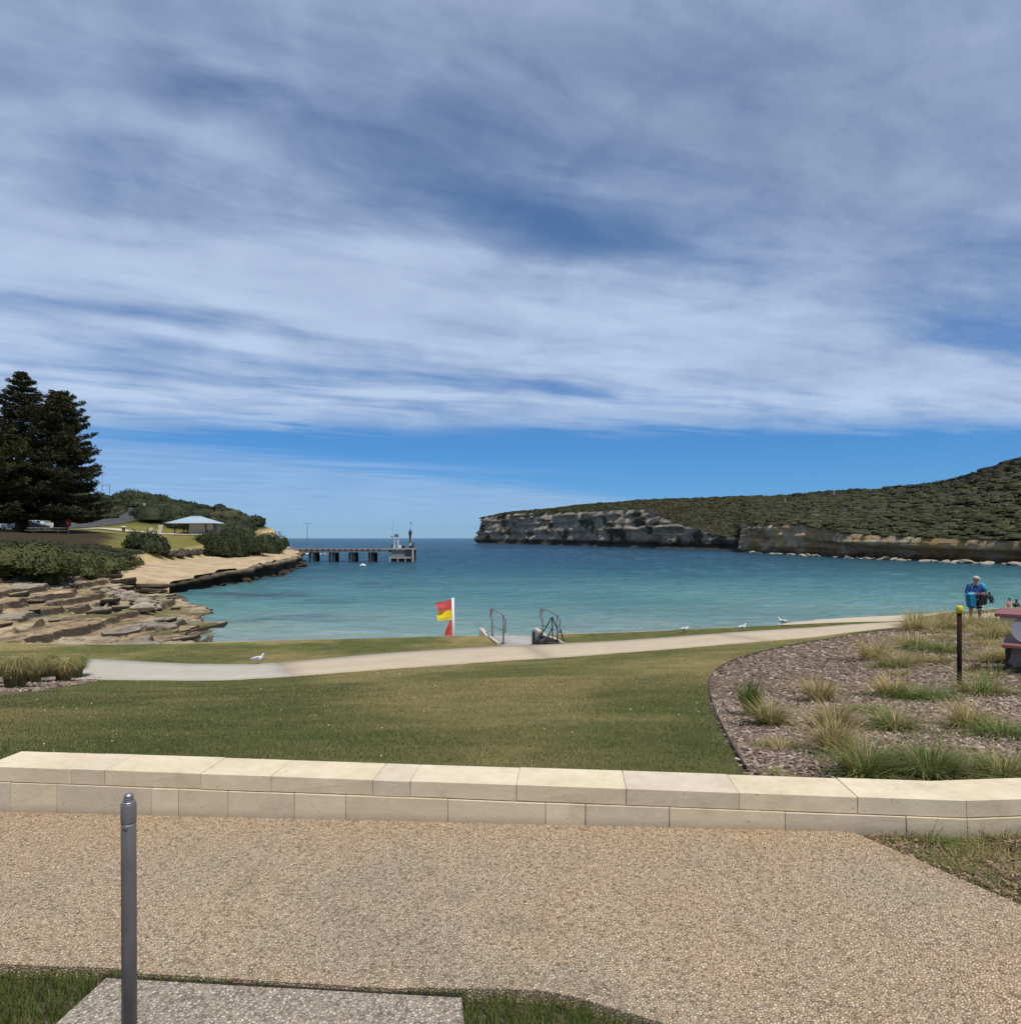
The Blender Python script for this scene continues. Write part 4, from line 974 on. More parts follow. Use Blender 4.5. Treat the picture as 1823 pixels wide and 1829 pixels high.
MT['plaza'] = plain('plaza_concrete', (.52, .47, .37), (.46, .41, .32), scale=.6, rough=.9, obj=False)
drape('road', [(-125, 108), (-92, 108.5), (-82, 110), (-76.5, 115), (-75.5, 124), (-77, 133), (-80, 142)], 6.2, MT['asphalt'], .10)
drape('plaza', [(-72.5, 110.8), (-66, 110.2), (-58, 109.2), (-53, 108.6)], 4.6, MT['plaza'], .13)
# shelter
sh = empty('shelter', (-55.9, 114.5, 6.1)); tag(sh, 'small pale shelter with a light blue hipped metal roof on the far lawn', 'shelter')
MT['roofmetal'] = plain('pale_blue_metal', (.42, .54, .60), (.36, .47, .53), scale=2, rough=.4, metal=.1)
MT['render'] = plain('cream_render', (.55, .49, .42), (.50, .45, .38), scale=2, rough=.9)
B = MB(); e = 4.0; d = 2.6; B.add([(-e, -d, 1.95), (e, -d, 1.95), (e, d, 1.95), (-e, d, 1.95), (-e, -d, 2.05), (e, -d, 2.05), (e, d, 2.05), (-e, d, 2.05), (-1.0, 0, 3.25), (1.0, 0, 3.25)],
  [(3, 2, 1, 0), (0, 1, 5, 4), (1, 2, 6, 5), (2, 3, 7, 6), (3, 0, 4, 7), (4, 5, 9, 8), (5, 6, 9), (6, 7, 8, 9), (7, 4, 8)])
rf = B.build('roof', MT['roofmetal'], sh)
for k in range(-9, 10): 
    x = k*.4; top = 3.25-1.2*max(0, (abs(x)-1.0))/3.0
    MB().tube([(x, -d-.005, 2.06), (x, -d+2.6*min(1, (4.0-abs(x))/3.0)-.05, max(top+.015, 2.08))], .018, 4).build('roof_seam', MT['roofmetal'], rf)
MB().tube([(-1., 0, 3.27), (1., 0, 3.27)], .05, 6).build('ridge_cap', MT['roofmetal'], rf)
MB().box((.75, -.9, .97), (2.9, .12, 1.94)).build('wall_panel', MT['render'], sh); MB().box((3.0, -.9, .97), (1.4, .12, 1.94)).build('wall_panel', MT['render'], sh)
MB().box((.9, 1.4, .97), (5.4, .12, 1.94)).build('wall_panel', MT['render'], sh)
for x, y in ((-2.9, -1.6), (-.95, -1.0), (2.25, -1.0), (3.72, -1.0), (-2.9, 1.6)): MB().box((x, y, .97), (.14, .14, 1.95)).build('post', MT['dark'], sh)
MB().box((-1.9, .2, .45), (1.8, .5, .07)).box((-1.9, .2, .2), (1.4, .1, .5)).build('bench', MT['timber_grey'], sh)
MB().box((.3, -.2, -.03), (7.2, 4.4, .3)).build('floor_slab', MT['plaza'], sh)
# boards, posts, signs on the far lawn
def post_board(name, px, Y, pyb, pts, mat, label, cat, th=.12):
    x = (px-CX)/F*Y; z = float(zleft(x, Y)); o = empty(name, (x, Y, z)); tag(o, label, cat)
    B = MB(); n = len(pts); v = [(p[0], -th/2, p[1]) for p in pts]+[(p[0], th/2, p[1]) for p in pts]
    B.add(v, [tuple(range(n)), tuple(range(2*n-1, n-1, -1))]+[(i, n+i, n+(i+1) % n, (i+1) % n) for i in range(n)])
    B.build('board', mat, o); MB().box((0, th*.2, .02), (.7, th*2.2, .12)).build('foot', MT['plaza'], o); return o
MT['paleboard'] = plain('cream_board', (.62, .58, .46), (.5, .47, .36), scale=1.4, rough=.8)
post_board('sign_board', 270, 112, 952, [(-.3, 0), (.3, 0), (.36, .62), (.1, .95), (-.3, .8)], MT['paleboard'], 'short pale board standing left of the tall leaning pale board', 'board')
post_board('sign_board', 286, 112, 952, [(-.1, 0), (.32, 0), (.62, 1.55), (-.34, 1.5), (-.3, 1.2), (-.05, .95), (-.48, .6), (-.42, .42)], MT['paleboard'], 'tall leaning pale sculpted board in front of the broad shrub', 'board')
def disc_sign(px, py, Y, label):
    q = at(px, py, Y); z0 = float(zleft(q.x, Y)); o = empty('road_sign', (q.x, Y, z0)); tag(o, label, 'sign'); h = max(q.z-z0, 1.2)
    MB().tube([(0, .03, -.2), (0, .03, h+.2)], .035, 6).build('pole', MT['steel'], o); MB().box((0, -.02, h), (.42, .03, .55)).build('plate', MT['white'], o)
disc_sign(258, 907.5, 134, 'small white sign high on the dark hillside, upper of two')
disc_sign(261, 921, 126, 'small white sign just below the other on the dark hillside')
def bollard(px, Y, h, label, w=.34):
    x = (px-CX)/F*Y; z = float(zleft(x, Y)); o = empty('bollard', (x, Y, z)); tag(o, label, 'bollard')
    MB().box((0, 0, h*.42), (w, w, h*.84+.2)).build('shaft', MT['timber_grey'], o); MB().box((0, 0, h*.92), (w*1.9, w*1.9, h*.16), tilt=(.15, .1)).build('cap', MT['paleboard'], o)
bollard(221, 105, 1.05, 'stubby bollard with a wider pale cap at the left end of the cream plaza')
bollard(101, 99, 1.5, 'pale square post between the two pine trunks', .5)
# red road sign
x = (122.5-CX)/F*90; z0 = float(zleft(x, 90)); o = empty('road_sign', (x, 90, z0)); tag(o, 'red octagonal road sign with a white marking beside the right pine trunk', 'sign')
MT['signred'] = plain('sign_red', (.55, .04, .035), (.48, .035, .03), scale=2, rough=.4)
B = MB(); zc2 = 1.45
for yy in (-.03,): pass
oc = [(.46*math.cos(R(22.5+45*k)), .62*math.sin(R(22.5+45*k))) for k in range(8)]
B.add([(a, -.05, zc2+b) for a, b in oc]+[(a, -.02, zc2+b) for a, b in oc], [tuple(range(8))[::-1], tuple(range(8, 16))]+[(i, (i+1) % 8, 8+(i+1) % 8, 8+i) for i in range(8)])
pl = B.build('plate', MT['signred'], o)
MB().box((-.05, -.056, zc2+.05), (.34, .012, .10), tilt=(0, .35)).box((.06, -.056, zc2-.10), (.30, .012, .10), tilt=(0, .35)).build('marking', MT['white'], pl)
MB().tube([(0, 0, -.2), (0, 0, zc2+.6)], .04, 6).build('pole', MT['steel'], o)
# picnic table in the shade of the pines
x = (84-CX)/F*82; z0 = float(zleft(x, 82)); o = empty('picnic_table', (x, 82, z0), .1); tag(o, 'grey picnic table in the shade between the two pines', 'table')
MB().box((0, 0, .76), (4.2, .85, .09)).build('table_top', MT['timber_grey'], o)
for yy in (-.8, .8): MB().box((0, yy, .45), (4.0, .32, .06)).build('seat', MT['timber_grey'], o)
for xx in (-1.5, 1.4):
    MB().box((xx, 0, .34), (.16, .16, .8)).build('leg', MT['timber_grey'], o); MB().box((xx, 0, .38), (.1, 1.7, .09)).build('cross_bar', MT['timber_grey'], o)
# goal-shaped pole pair and an antenna on the hill
q = at(183, 886, 150); z0 = float(zleft(q.x, 150)); o = empty('power_pole', (q.x, 150, z0)); tag(o, 'pair of slim poles joined by a crossbar on the skyline right of the pines', 'pole')
ht = at(183, 866, 150).z-z0; w_ = 13/F*150
for xx in (0, w_): MB().tube([(xx, 0, -.3), (xx, 0, ht)], .07, 6).build('pole', MT['timber_grey'], o)
MB().tube([(-.05, 0, ht-.05), (w_+.05, 0, ht-.05)], .06, 6).build('crossbar', MT['timber_grey'], o)
MB().tube([(0, 0, ht-.1), (0, 0, ht+2.2)], .035, 5).tube([(-.9, 0, ht+2.9), (0, 0, ht+1.9), (.9, 0, ht+2.7)], .03, 5).build('antenna', MT['timber_grey'], o)
# cars
MT['glass'] = plain('car_glass', (.02, .03, .04), (.03, .04, .05), scale=2, rough=.08, spec=.6)
MT['red_lamp'] = plain('tail_lamp', (.4, .02, .02), (.3, .015, .015), scale=3, rough=.25)
def car(px, Y, rz, paint, label, s=1.):
    x = (px-CX)/F*Y; z0 = float(zleft(x, Y)); o = empty('parked_car', (x, Y, z0+.02), rz); o.scale = (s,)*3; tag(o, label, 'car', 'cars parked behind the pines')
    pr = [(-2.1, .32), (-2.15, .62), (-2.05, .95), (-1.85, 1.02), (-1.35, 1.46), (.25, 1.48), (.95, 1.02), (1.75, .90), (2.1, .72), (2.15, .42), (2.05, .28)]
    wy = lambda z: .86 if z < 1.0 else .86-.22*(z-1.0)/.48
    n = len(pr); B = MB(); v = [(a, -wy(b), b) for a, b in pr]+[(a, wy(b), b) for a, b in pr]
    B.add(v, [tuple(range(n)), tuple(range(2*n-1, n-1, -1))]+[(i, n+i, n+(i+1) % n, (i+1) % n) for i in range(n)])
    B.build('body', paint, o)
    for s_ in (-1, 1):
        for a, b in ((-1.22, -.45), (-.38, .42)):
            t = .14; q = [(a-.18 if a < -1 else a, .99+.03), (b, 1.02), (b-(.0 if a < -1 else .28), 1.40), (a+.12 if a < -1 else a, 1.40)]
            MB().add([(u, s_*(wy(w)+.008), w) for u, w in q]+[(u, s_*(wy(w)-.02), w) for u, w in q], [(0, 1, 2, 3), (7, 6, 5, 4), (0, 4, 5, 1), (1, 5, 6, 2), (2, 6, 7, 3), (3, 7, 4, 0)]).build('window', MT['glass'], o)
    for q0, q1 in (((.30, 1.44), (.93, 1.05)), ((-1.80, 1.07), (-1.38, 1.42))):
        MB().add([(q0[0], -wy(q0[1])+.08, q0[1]+.025), (q0[0], wy(q0[1])-.08, q0[1]+.025), (q1[0], wy(q1[1])-.08, q1[1]+.025), (q1[0], -wy(q1[1])+.08, q1[1]+.025)]+
                 [(q0[0], -wy(q0[1])+.08, q0[1]-.01), (q0[0], wy(q0[1])-.08, q0[1]-.01), (q1[0], wy(q1[1])-.08, q1[1]-.01), (q1[0], -wy(q1[1])+.08, q1[1]-.01)],
                 [(0, 1, 2, 3), (7, 6, 5, 4), (0, 4, 5, 1), (1, 5, 6, 2), (2, 6, 7, 3), (3, 7, 4, 0)]).build('windscreen', MT['glass'], o)
    for xx in (-1.32, 1.32):
        for s_ in (-1, 1):
            w = MB().tube([(xx, s_*.70, .31), (xx, s_*.885, .31)], .32, 14).build('wheel', MT['dark'], o); MB().tube([(xx, s_*.80, .31), (xx, s_*.895, .31)], .19, 10).build('rim', MT['steel'], w)
    for s_ in (-1, 1):
        MB().box((2.08, s_*.62, .70), (.14, .34, .16)).build('headlight', MT['white'], o); MB().box((-2.10, s_*.68, .86), (.12, .26, .22)).build('tail_light', MT['red_lamp'], o)
P_ = lambda nm, c: plain(nm, c, tuple(q*.95 for q in c), scale=2, rough=.22, spec=.6)
car(4, 102, 2.9, P_('silver_paint', (.62, .64, .66)), 'silver car cut off by the left edge of the picture', 1.05)
car(73, 106, .25, P_('white_paint_car', (.72, .78, .80)), 'white hatchback parked between the two pine trunks')
car(55, 103.5, .15, P_('dark_paint', (.03, .032, .04)), 'dark car partly hidden behind the tallest pine trunk, before the hatchback', .95)

# ------------------------------------------------------------------ jetty
JY = 150.; jz = CZ-19/F*JY; X_at = lambda px: (px-CX)/F*JY
MT['pile'] = plain('wet_timber_pile', (.045, .042, .042), (.025, .025, .027), scale=2, rough=.8)
MT['jconc'] = plain('jetty_concrete', (.36, .34, .32), (.25, .24, .225), scale=1.2, rough=.9, stretch=(1, 1, 3))
jt = empty('jetty', (X_at(610), JY, 0)); tag(jt, 'grey pier on dark piles reaching out from the left headland', 'jetty')
ox = X_at(610)
x0, x1 = X_at(520)-ox, X_at(699)-ox
MB().box(((x0+x1)/2, 0, jz-.12), (x1-x0, 5.2, .24)).build('deck', MT['jconc'], jt)
MB().box(((x0+x1)/2, -2.3, jz-.52), (x1-x0-.2, .35, .55)).build('edge_beam', MT['jconc'], jt); MB().box(((x0+x1)/2, 2.3, jz-.52), (x1-x0-.2, .35, .55)).build('edge_beam', MT['jconc'], jt)
for px in (562.5, 597.5, 632.5, 667):
    xx = X_at(px)-ox; MB().box((xx, 0, jz-.95), (.7, 5.0, .4)).build('cross_head', MT['pile'], jt)
    for yy in (-2.0, 0, 2.0):
        MB().tube([(xx-.25+.12*yy, yy, -3), (xx-.25+.12*yy, yy, jz-.8)], .27, 9).build('pile', MT['pile'], jt); MB().tube([(xx+.4, yy, -3), (xx+.3, yy, jz-.8)], .22, 9).build('pile', MT['pile'], jt)
for k in range(15):
    xx = x0+3+k*(x1-x0-4)/15; MB().box((xx, -2.56, jz-.2), (.5, .1, .32)).build('fender_block', MT['pile'], jt)
MB().box(((x0+x1)/2, -2.45, jz+.09), (x1-x0-.4, .12, .14)).build('kerb_rail', MT['timber_grey'], jt)
pa, pb = X_at(698.5)-ox, X_at(742)-ox; pc_ = (pa+pb)/2; pw = pb-pa
MB().box((pc_, .4, jz-.05), (pw, 6.4, .34)).build('platform_deck', MT['jconc'], jt)
MB().box((pc_-.25, -2.4, jz-1.25), (pw-1.6, .2, 1.9)).build('fender_panel', plain('grey_green_panel', (.22, .235, .225), (.14, .15, .145), scale=1.5, rough=.8), jt)
MB().box((pc_, -2.75, jz-2.0), (pw-.9, .3, .42)).build('landing_beam', MT['jconc'], jt)
MB().box((pc_, -2.2, .45), (pw-1.0, .5, 1.2)).build('dark_skirt', MT['pile'], jt)
for px, r_, top in ((700.3, .24, jz-1.7), (714.3, .13, jz-1.6), (727.5, .13, jz-1.9), (740.6, .27, jz+.1)):
    MB().tube([(X_at(px)-ox, -3.0, -2.5), (X_at(px)-ox, -3.0, top)], r_, 9).build('fender_pile', plain('pale_pile', (.42, .41, .40), (.3, .29, .28), scale=2, rough=.8), jt)
for px in (702, 712, 722, 732, 739):
    MB().tube([(X_at(px)-ox, 1.5, -3), (X_at(px)-ox, 1.5, jz-.2)], .28, 8).build('pile', MT['pile'], jt)
MB().box((X_at(733)-ox, -2.7, jz-1.2), (1.4, .3, 2.2)).build('ladder_recess', MT['pile'], jt)
zt2 = jz+.12
def jthing(nm, px, lab, cat): o = empty(nm, (X_at(px), JY, zt2)); return tag(o, lab, cat)
o = jthing('crane', 733, 'dark blue jib crane mast folded upright at the seaward end of the jetty', 'crane'); MT['navy'] = plain('navy_paint', (.015, .03, .07), (.012, .022, .05), scale=3, rough=.5)
MB().tube([(0, 0, 0), (0, 0, 2.2)], [.32, .28], 8).build('base', plain('crane_green', (.06, .09, .07), None, scale=2), o); MB().tube([(0, 0, 2.2), (-.05, 0, 3.2)], [.30, .30], 8).tube([(-.05, 0, 3.19), (-.05, 0, 3.75), (-.05, 0, 4.45)], [.36, .40, .06], 8).build('mast', MT['navy'], o)
MB().tube([(.2, -.1, .6), (.24, -.1, 3.1)], .07, 5).build('hydraulic_ram', MT['white'], o); MB().box((.1, -.35, .85), (.5, .2, .55)).build('control_box', MT['paleboard'], o)
MB().tube([(.12, .1, 3.6), (.14, .1, 6.2)], .035, 5).tube([(.14, .1, 5.75), (.14, .1, 6.1)], .14, 6).build('aerial', MT['steel'], o)
o = jthing('light_tower', 708, 'white lattice navigation light tower on the jetty platform', 'tower')
for xx in (-.5, .5):
    for yy in (-.5, .5): MB().tube([(xx, yy, 0), (xx*.7, yy*.7, 2.5)], .06, 5).build('leg', MT['white'], o)
for zz in (.7, 1.5, 2.3): MB().box((0, -.45, zz), (.95, .05, .06)).box((0, .45, zz), (.95, .05, .06)).build('brace', MT['white'], o)
MB().box((0, 0, 2.9), (.75, .75, .75)).build('lantern', plain('lantern_blue', (.10, .15, .26), None, scale=2), o); MB().box((0, 0, 2.5), (1.0, 1.0, .06)).build('gallery', MT['white'], o)
o = jthing('mast', 701.5, 'thin tall whip mast at the left corner of the jetty platform', 'mast'); MB().tube([(0, 0, 0), (0, 0, 2.9)], .05, 5).tube([(0, 0, 2.9), (0, 0, 6.9)], .022, 4).build('pole', MT['steel'], o); MB().box((-.2, 0, 2.75), (.5, .1, .3)).build('bracket', MT['steel'], o); MB().box((0, 0, .4), (.5, .5, .8)).build('base', MT['dark'], o)
for px, w, h, m_, lab in ((705, .35, .6, 'white', 'small white box at the foot of the light tower'), (716, .5, .75, 'white', 'round-shouldered white tank in the middle of the jetty platform'), (721.5, .8, .55, 'dark', 'low dark crate right of the white tank'), (725.5, .4, .65, 'steel', 'grey cabinet between the dark crate and the crane')):
    o = jthing('deck_box', px, lab, 'box'); MB().box((0, -.8, h*.43), (w, .5, h*.86)).build('body', MT[m_], o, bevel=.05); MB().box((0, -.8, h*.92), (w*1.06, .54, h*.12)).build('lid', MT[m_], o)
for px in (736.5, 739.5):
    o = jthing('mooring_post', px, 'dark mooring post at the seaward edge, %s the crane' % ('just right of' if px < 738 else 'farthest right of'), 'post'); MB().tube([(0, -1, 0), (0, -1, 1.35 if px > 738 else .9)], [.16, .13], 7).build('shaft', MT['pile'], o); MB().tube([(-.2, -1, .6), (.2, -1, .6)], .05, 5).build('cross_pin', MT['steel'], o)
o = empty('lamp_post', (X_at(549), JY, jz)); tag(o, 'tall pale T-headed lamp post on the landward part of the jetty', 'lamp post'); h_ = at(549, 934.5, JY).z-jz
MB().tube([(0, 0, 0), (0, 0, h_)], [.09, .06], 6).build('pole', MT['steel'], o); MB().tube([(-.6, 0, h_), (.6, 0, h_)], .035, 5).build('arm', MT['steel'], o)
for xx in (-.6, .6): MB().box((xx, 0, h_+.0), (.42, .24, .12)).build('lamp_head', MT['steel'], o)
q = on(648, 1012, .0); o = empty('buoy', (q.x, q.y, -.05)); tag(o, 'small white buoy floating in the bay in front of the jetty', 'buoy')
MB().tube([(-.55, 0, .05), (-.4, 0, .22), (0, 0, .34), (.4, 0, .24), (.6, 0, .08)], [.05, .22, .28, .22, .05], 8).build('float', MT['white'], o, True); MB().tube([(0, 0, .5), (0, 0, .78)], .05, 6).build('ring_post', MT['white'], o)
# breaking foam under the jetty and at the headland tip
def foam(name, px, py, w, d, n, lab):
    q = on(px, py, .0); r = np.random.default_rng(int(px)); P = np.stack([q.x+r.normal(0, w/2.2, n), q.y+r.normal(0, d/2.2, n), r.uniform(.02, .22, n)], 1)
    N = r.normal(size=(n, 3))*.4+np.array((0, 0, 1)); N /= np.linalg.norm(N, axis=1)[:, None]
    V, Fc, C = leafquads(P, N, r.uniform(.2, .55, n), np.ones((n, 3)), .7); tag(link(name, np_mesh(name, V, Fc), MT['white']), lab, 'foam', kind='stuff')
foam('sea_foam', 542, 990, 7.5, 4, 700, 'white breaking foam under the landward end of the jetty')
foam('sea_foam', 859, 970, 9, 10, 260, 'white splash at the tip of the right headland')
# marker posts on the right headland
for px, py, Y, lab in ((1402, 909, 330, 'lower left pale marker post in the scrub of the right headland'), (1488.5, 887, 360, 'upper right pale marker post near the skyline of the right headland')):
    q = at(px, py, Y); o = empty('marker_post', (q.x, q.y, flat_[np.argmin(((flat_[:, :2]-np.array((q.x, q.y)))**2).sum(1)), 2])); tag(o, lab, 'post'); top = at(px, py-7, Y).z-o.location.z
    MB().tube([(0, 0, -.3), (0, 0, max(top, 2.5))], .16, 6).build('shaft', MT['paleboard'], o); MB().box((0, -.1, max(top, 2.5)-.4), (.5, .08, .8)).build('top_mark', MT['paleboard'], o)
# ------------------------------------------------------------------ metal post in the foreground
Yp = 1.99; xp = (232-CX)/F*Yp; zb = float(zterr(xp))-.055
mp = empty('metal_post', (xp, Yp, zb)); mp.rotation_euler = (0, -.004, 0); tag(mp, 'weathered dark grey metal pipe post with a threaded stub on top, in the foreground', 'post')
MT['pipe'] = plain('weathered_steel', (.30, .29, .28), (.15, .145, .14), scale=7, metal=.35, rough=.5, bmp=.5, bsc=26, bdist=.003, detail=8, stretch=(1.5, 1.5, .5))
MT['pipe_edge'] = plain('worn_bright_steel', (.55, .54, .52), (.28, .27, .26), scale=60, metal=.9, rough=.35)
zs = CZ-(1433-HY)/F*Yp-zb; zstub = CZ-(1418.5-HY)/F*Yp-zb; zcol = CZ-(1470-HY)/F*Yp-zb
MB().tube([(0, 0, -.25), (0, 0, zcol-.004), (0, 0, zcol)], [.0214, .0212, .0206], 28).build('shaft', MT['pipe'], mp, True)
MB().tube([(0, 0, zcol+.001), (0, 0, zcol+.006), (0, 0, zs-.006), (0, 0, zs)], [.0206, .0217, .0217, .0206], 28).build('collar', MT['pipe'], mp, True)
MB().tube([(0, 0, zs-.001), (0, 0, zs+.0035), (0, 0, zs+.004)], [.0212, .0198, .0125], 28).build('rim', MT['pipe_edge'], mp, True)
B = MB(); tw = []
for k in range(7): tw.append((k*.0035, .0142 if k % 2 else .0128))
B.tube([(-.001+.08*h, 0, zs+.003+h) for h, r in tw], [r for h, r in tw], 24).build('threaded_stub', MT['pipe'], mp)
MB().tube([(.0008, 0, zs+.003+.0205), (.0009, 0, zs+.003+.0235)], [.0128, .0100], 24).build('stub_lip', MT['pipe_edge'], mp)
MB().box((.002, -.0214, zcol-.006), (.014, .004, .008), tilt=(0, .3)).build('weld_bead', MT['pipe_edge'], mp)

# ------------------------------------------------------------------ black post with a yellow cap
q = hit(1712.5, 1225); bp = empty('marker_post', q); tag(bp, 'slim black timber post with a yellow cap standing in the mulch bed', 'post')
ht = CZ-(1082-HY)/F*q.y-q.z; wr = 5.2/F*q.y
MT['blackpost'] = plain('stained_timber', (.016, .011, .009), (.030, .016, .012), scale=4, rough=.85, spec=.15, stretch=(3, 3, .6))
MT['yellow'] = plain('yellow_plastic', (.72, .60, .05), (.64, .52, .04), scale=6, rough=.5)
capz = ht-12.5/F*q.y
MB().tube([(0, 0, -.3), (0, 0, capz)], wr*.72, 14).build('shaft', MT['blackpost'], bp, True)
MB().tube([(0, 0, capz-.002), (0, 0, capz), (0, 0, ht-.012), (0, 0, ht)], [wr*1.0, wr*1.1, wr*1.08, wr*.9], 16).build('cap', MT['yellow'], bp, True)

# ------------------------------------------------------------------ red-topped stand with a white disc, right edge
MY = 11.0; sx0 = (1775-CX)/F*MY; gz = float(zground(sx0+.4, MY))
ms = empty('barbecue_stand', (sx0, MY, gz), R(-40)); tag(ms, 'red-topped cream masonry stand with a big white disc at the right picture edge', 'stand')
MT['redtile'] = plain('red_slab', (.27, .10, .095), (.20, .072, .07), scale=5, rough=.55, bmp=.2)
MT['creamrender'] = plain('cream_paint', (.60, .56, .47), (.52, .48, .40), scale=4, rough=.8)
zz = lambda py, Y=MY: CZ-(py-HY)/F*Y-gz
c_ = zz(1101); s_ = zz(1147)
MB().box((.95, .55, c_+.03), (1.9, 1.1, .06)).build('top_slab', MT['redtile'], ms, bevel=.008)
MB().box((.97, .55, c_-.036), (1.8, 1.0, .068)).build('support_beam', MT['creamrender'], ms)
MB().box((.85, .62, (c_-.07+s_)/2), (1.06, .62, c_-.07-s_)).build('cabinet', MT['creamrender'], ms)
rdisc = .24; xd = .455
MB().tube([(xd, .20, s_+rdisc+.004), (xd, .07, s_+rdisc+.004), (xd, .05, s_+rdisc+.004)], [rdisc, rdisc, rdisc*.96], 40).build('disc', plain('white_disc', (.80, .78, .70), (.74, .72, .64), scale=3, rough=.5), ms)
MB().box((1.08, .42, s_-.032), (1.94, 1.15, .06)).build('lower_slab', MT['redtile'], ms, bevel=.008)
def mat_rubble():
    m, T = newmat('dark_rubble'); v = T.new('ShaderNodeTexVoronoi', feature='F1'); T.put(v.inputs['Vector'], T.obj); v.inputs['Scale'].default_value = 6
    T.put(T.p.inputs['Base Color'], T.ramp(T.sep(v.outputs['Color'])[0], [(.2, (.035, .03, .026)), (.6, (.075, .065, .055)), (.92, (.16, .15, .14))])); T.p.inputs['Roughness'].default_value = .9
    bump(T, T.math('SUBTRACT', 1., v.outputs['Distance']), .9, .05); return m
MB().box((1.08, .46, s_/2-.23), (1.86, 1.08, s_+.34)).build('plinth', mat_rubble(), ms)

# ------------------------------------------------------------------ handrails and folded trolley on the ramp
MT['rail'] = plain('brushed_steel', (.36, .38, .39), (.24, .255, .265), scale=20, metal=.8, rough=.38)
def arc_pts(p, q, c, n=5):                                            # quadratic corner
    p, q, c = Vector(p), Vector(q), Vector(c); return [(p*(1-t)**2+c*2*t*(1-t)+q*t*t) for t in [i/n for i in range(n+1)]]
def rail(xn, xfar, label):
    yN, yF = 22.0, 24.1; zN, zF = float(zramp(yN))+.05, float(zramp(yF))+.05
    o = empty('handrail', (xn, yN, zN)); tag(o, label, 'handrail')
    L = Vector((xfar-xn, yF-yN, 0)); d = L.normalized(); top = 2.86-zN
    P = lambda s, z: d*s+Vector((0, 0, z)); Ln = L.length
    MB().tube([P(0, -.15), P(0, top-.02)], .030, 10).build('post', MT['rail'], o, True)
    MB().tube([P(Ln, zF-zN-.15), P(Ln, top-.02)], .030, 10).build('post', MT['rail'], o, True)
    e = .34; pts = [P(Ln, top-.50)]+arc_pts(P(Ln+e*.55, top-.46), P(Ln+e, top-.34), P(Ln+e, top-.46))+arc_pts(P(Ln+e, top-.12), P(Ln+e-.13, top), P(Ln+e, top))
    pts += arc_pts(P(-e+.13, top), P(-e, top-.13), P(-e, top))+arc_pts(P(-e, top-.42), P(-e+.13, top-.55), P(-e, top-.55))+[P(0, top-.55)]
    MB().tube(pts, .026, 8).build('rail_loop', MT['rail'], o, True)
    MB().tube([P(0, .42), P(Ln, zF-zN+.45)], .016, 6).build('knee_rail', MT['rail'], o, True)
    for s, z in ((0, 0), (Ln, zF-zN)): MB().tube([P(s, z-.06), P(s, z+.0)], .065, 10).build('base_plate', MT['rail'], o)
rail(-.24, -.68, 'left steel handrail of the ramp, nearest the red and yellow flag'); rail(1.60, 1.20, 'right steel handrail of the ramp, with the black trolley against it')
q = Vector(((975-CX)/F*21.75, 21.75, 0)); q.z = float(zramp(21.75)); tr = empty('folded_trolley', q, .1); tag(tr, 'black folded trolley with tube legs leaning against the right ramp handrail', 'trolley')
MB().hexa([(-.42, -.12, .02), (.62, -.12, .0), (.62, .25, .0), (-.42, .25, .02)], [(-.42, -.12, .14), (.62, -.12, .03), (.62, .25, .05), (-.20, .25, .34)]).build('bag', MT['dark'], tr, bevel=.02)
MB().hexa([(-.47, -.10, .0), (-.36, -.10, .0), (-.36, .14, .0), (-.47, .14, .0)], [(-.46, -.10, .45), (-.39, -.10, .47), (-.39, .14, .47), (-.46, .14, .45)]).build('side_pad', MT['dark'], tr, bevel=.02)
for a, b in (((-.30, 0, .10), (.22, .1, .92)), ((.22, .1, .92), (.40, .1, .52)), ((-.05, -.05, .08), (.22, 0, .58)), ((.22, 0, .58), (.22, 0, .05)), ((.22, .1, .92), (.22, 0, .58)), ((.50, .05, .50), (.62, .05, .03)), ((-.12, .1, .18), (-.18, .1, .44))):
    MB().tube([a, b], .022, 6).build('tube_leg', MT['dark'], tr)
for xx in (-.30, -.05): MB().tube([(xx, -.16, .09), (xx, -.13, .09)], .09, 12).build('wheel', MT['dark'], tr)
MB().box((-.02, -.13, .12), (.07, .02, .03)).build('buckle', MT['white'], tr)

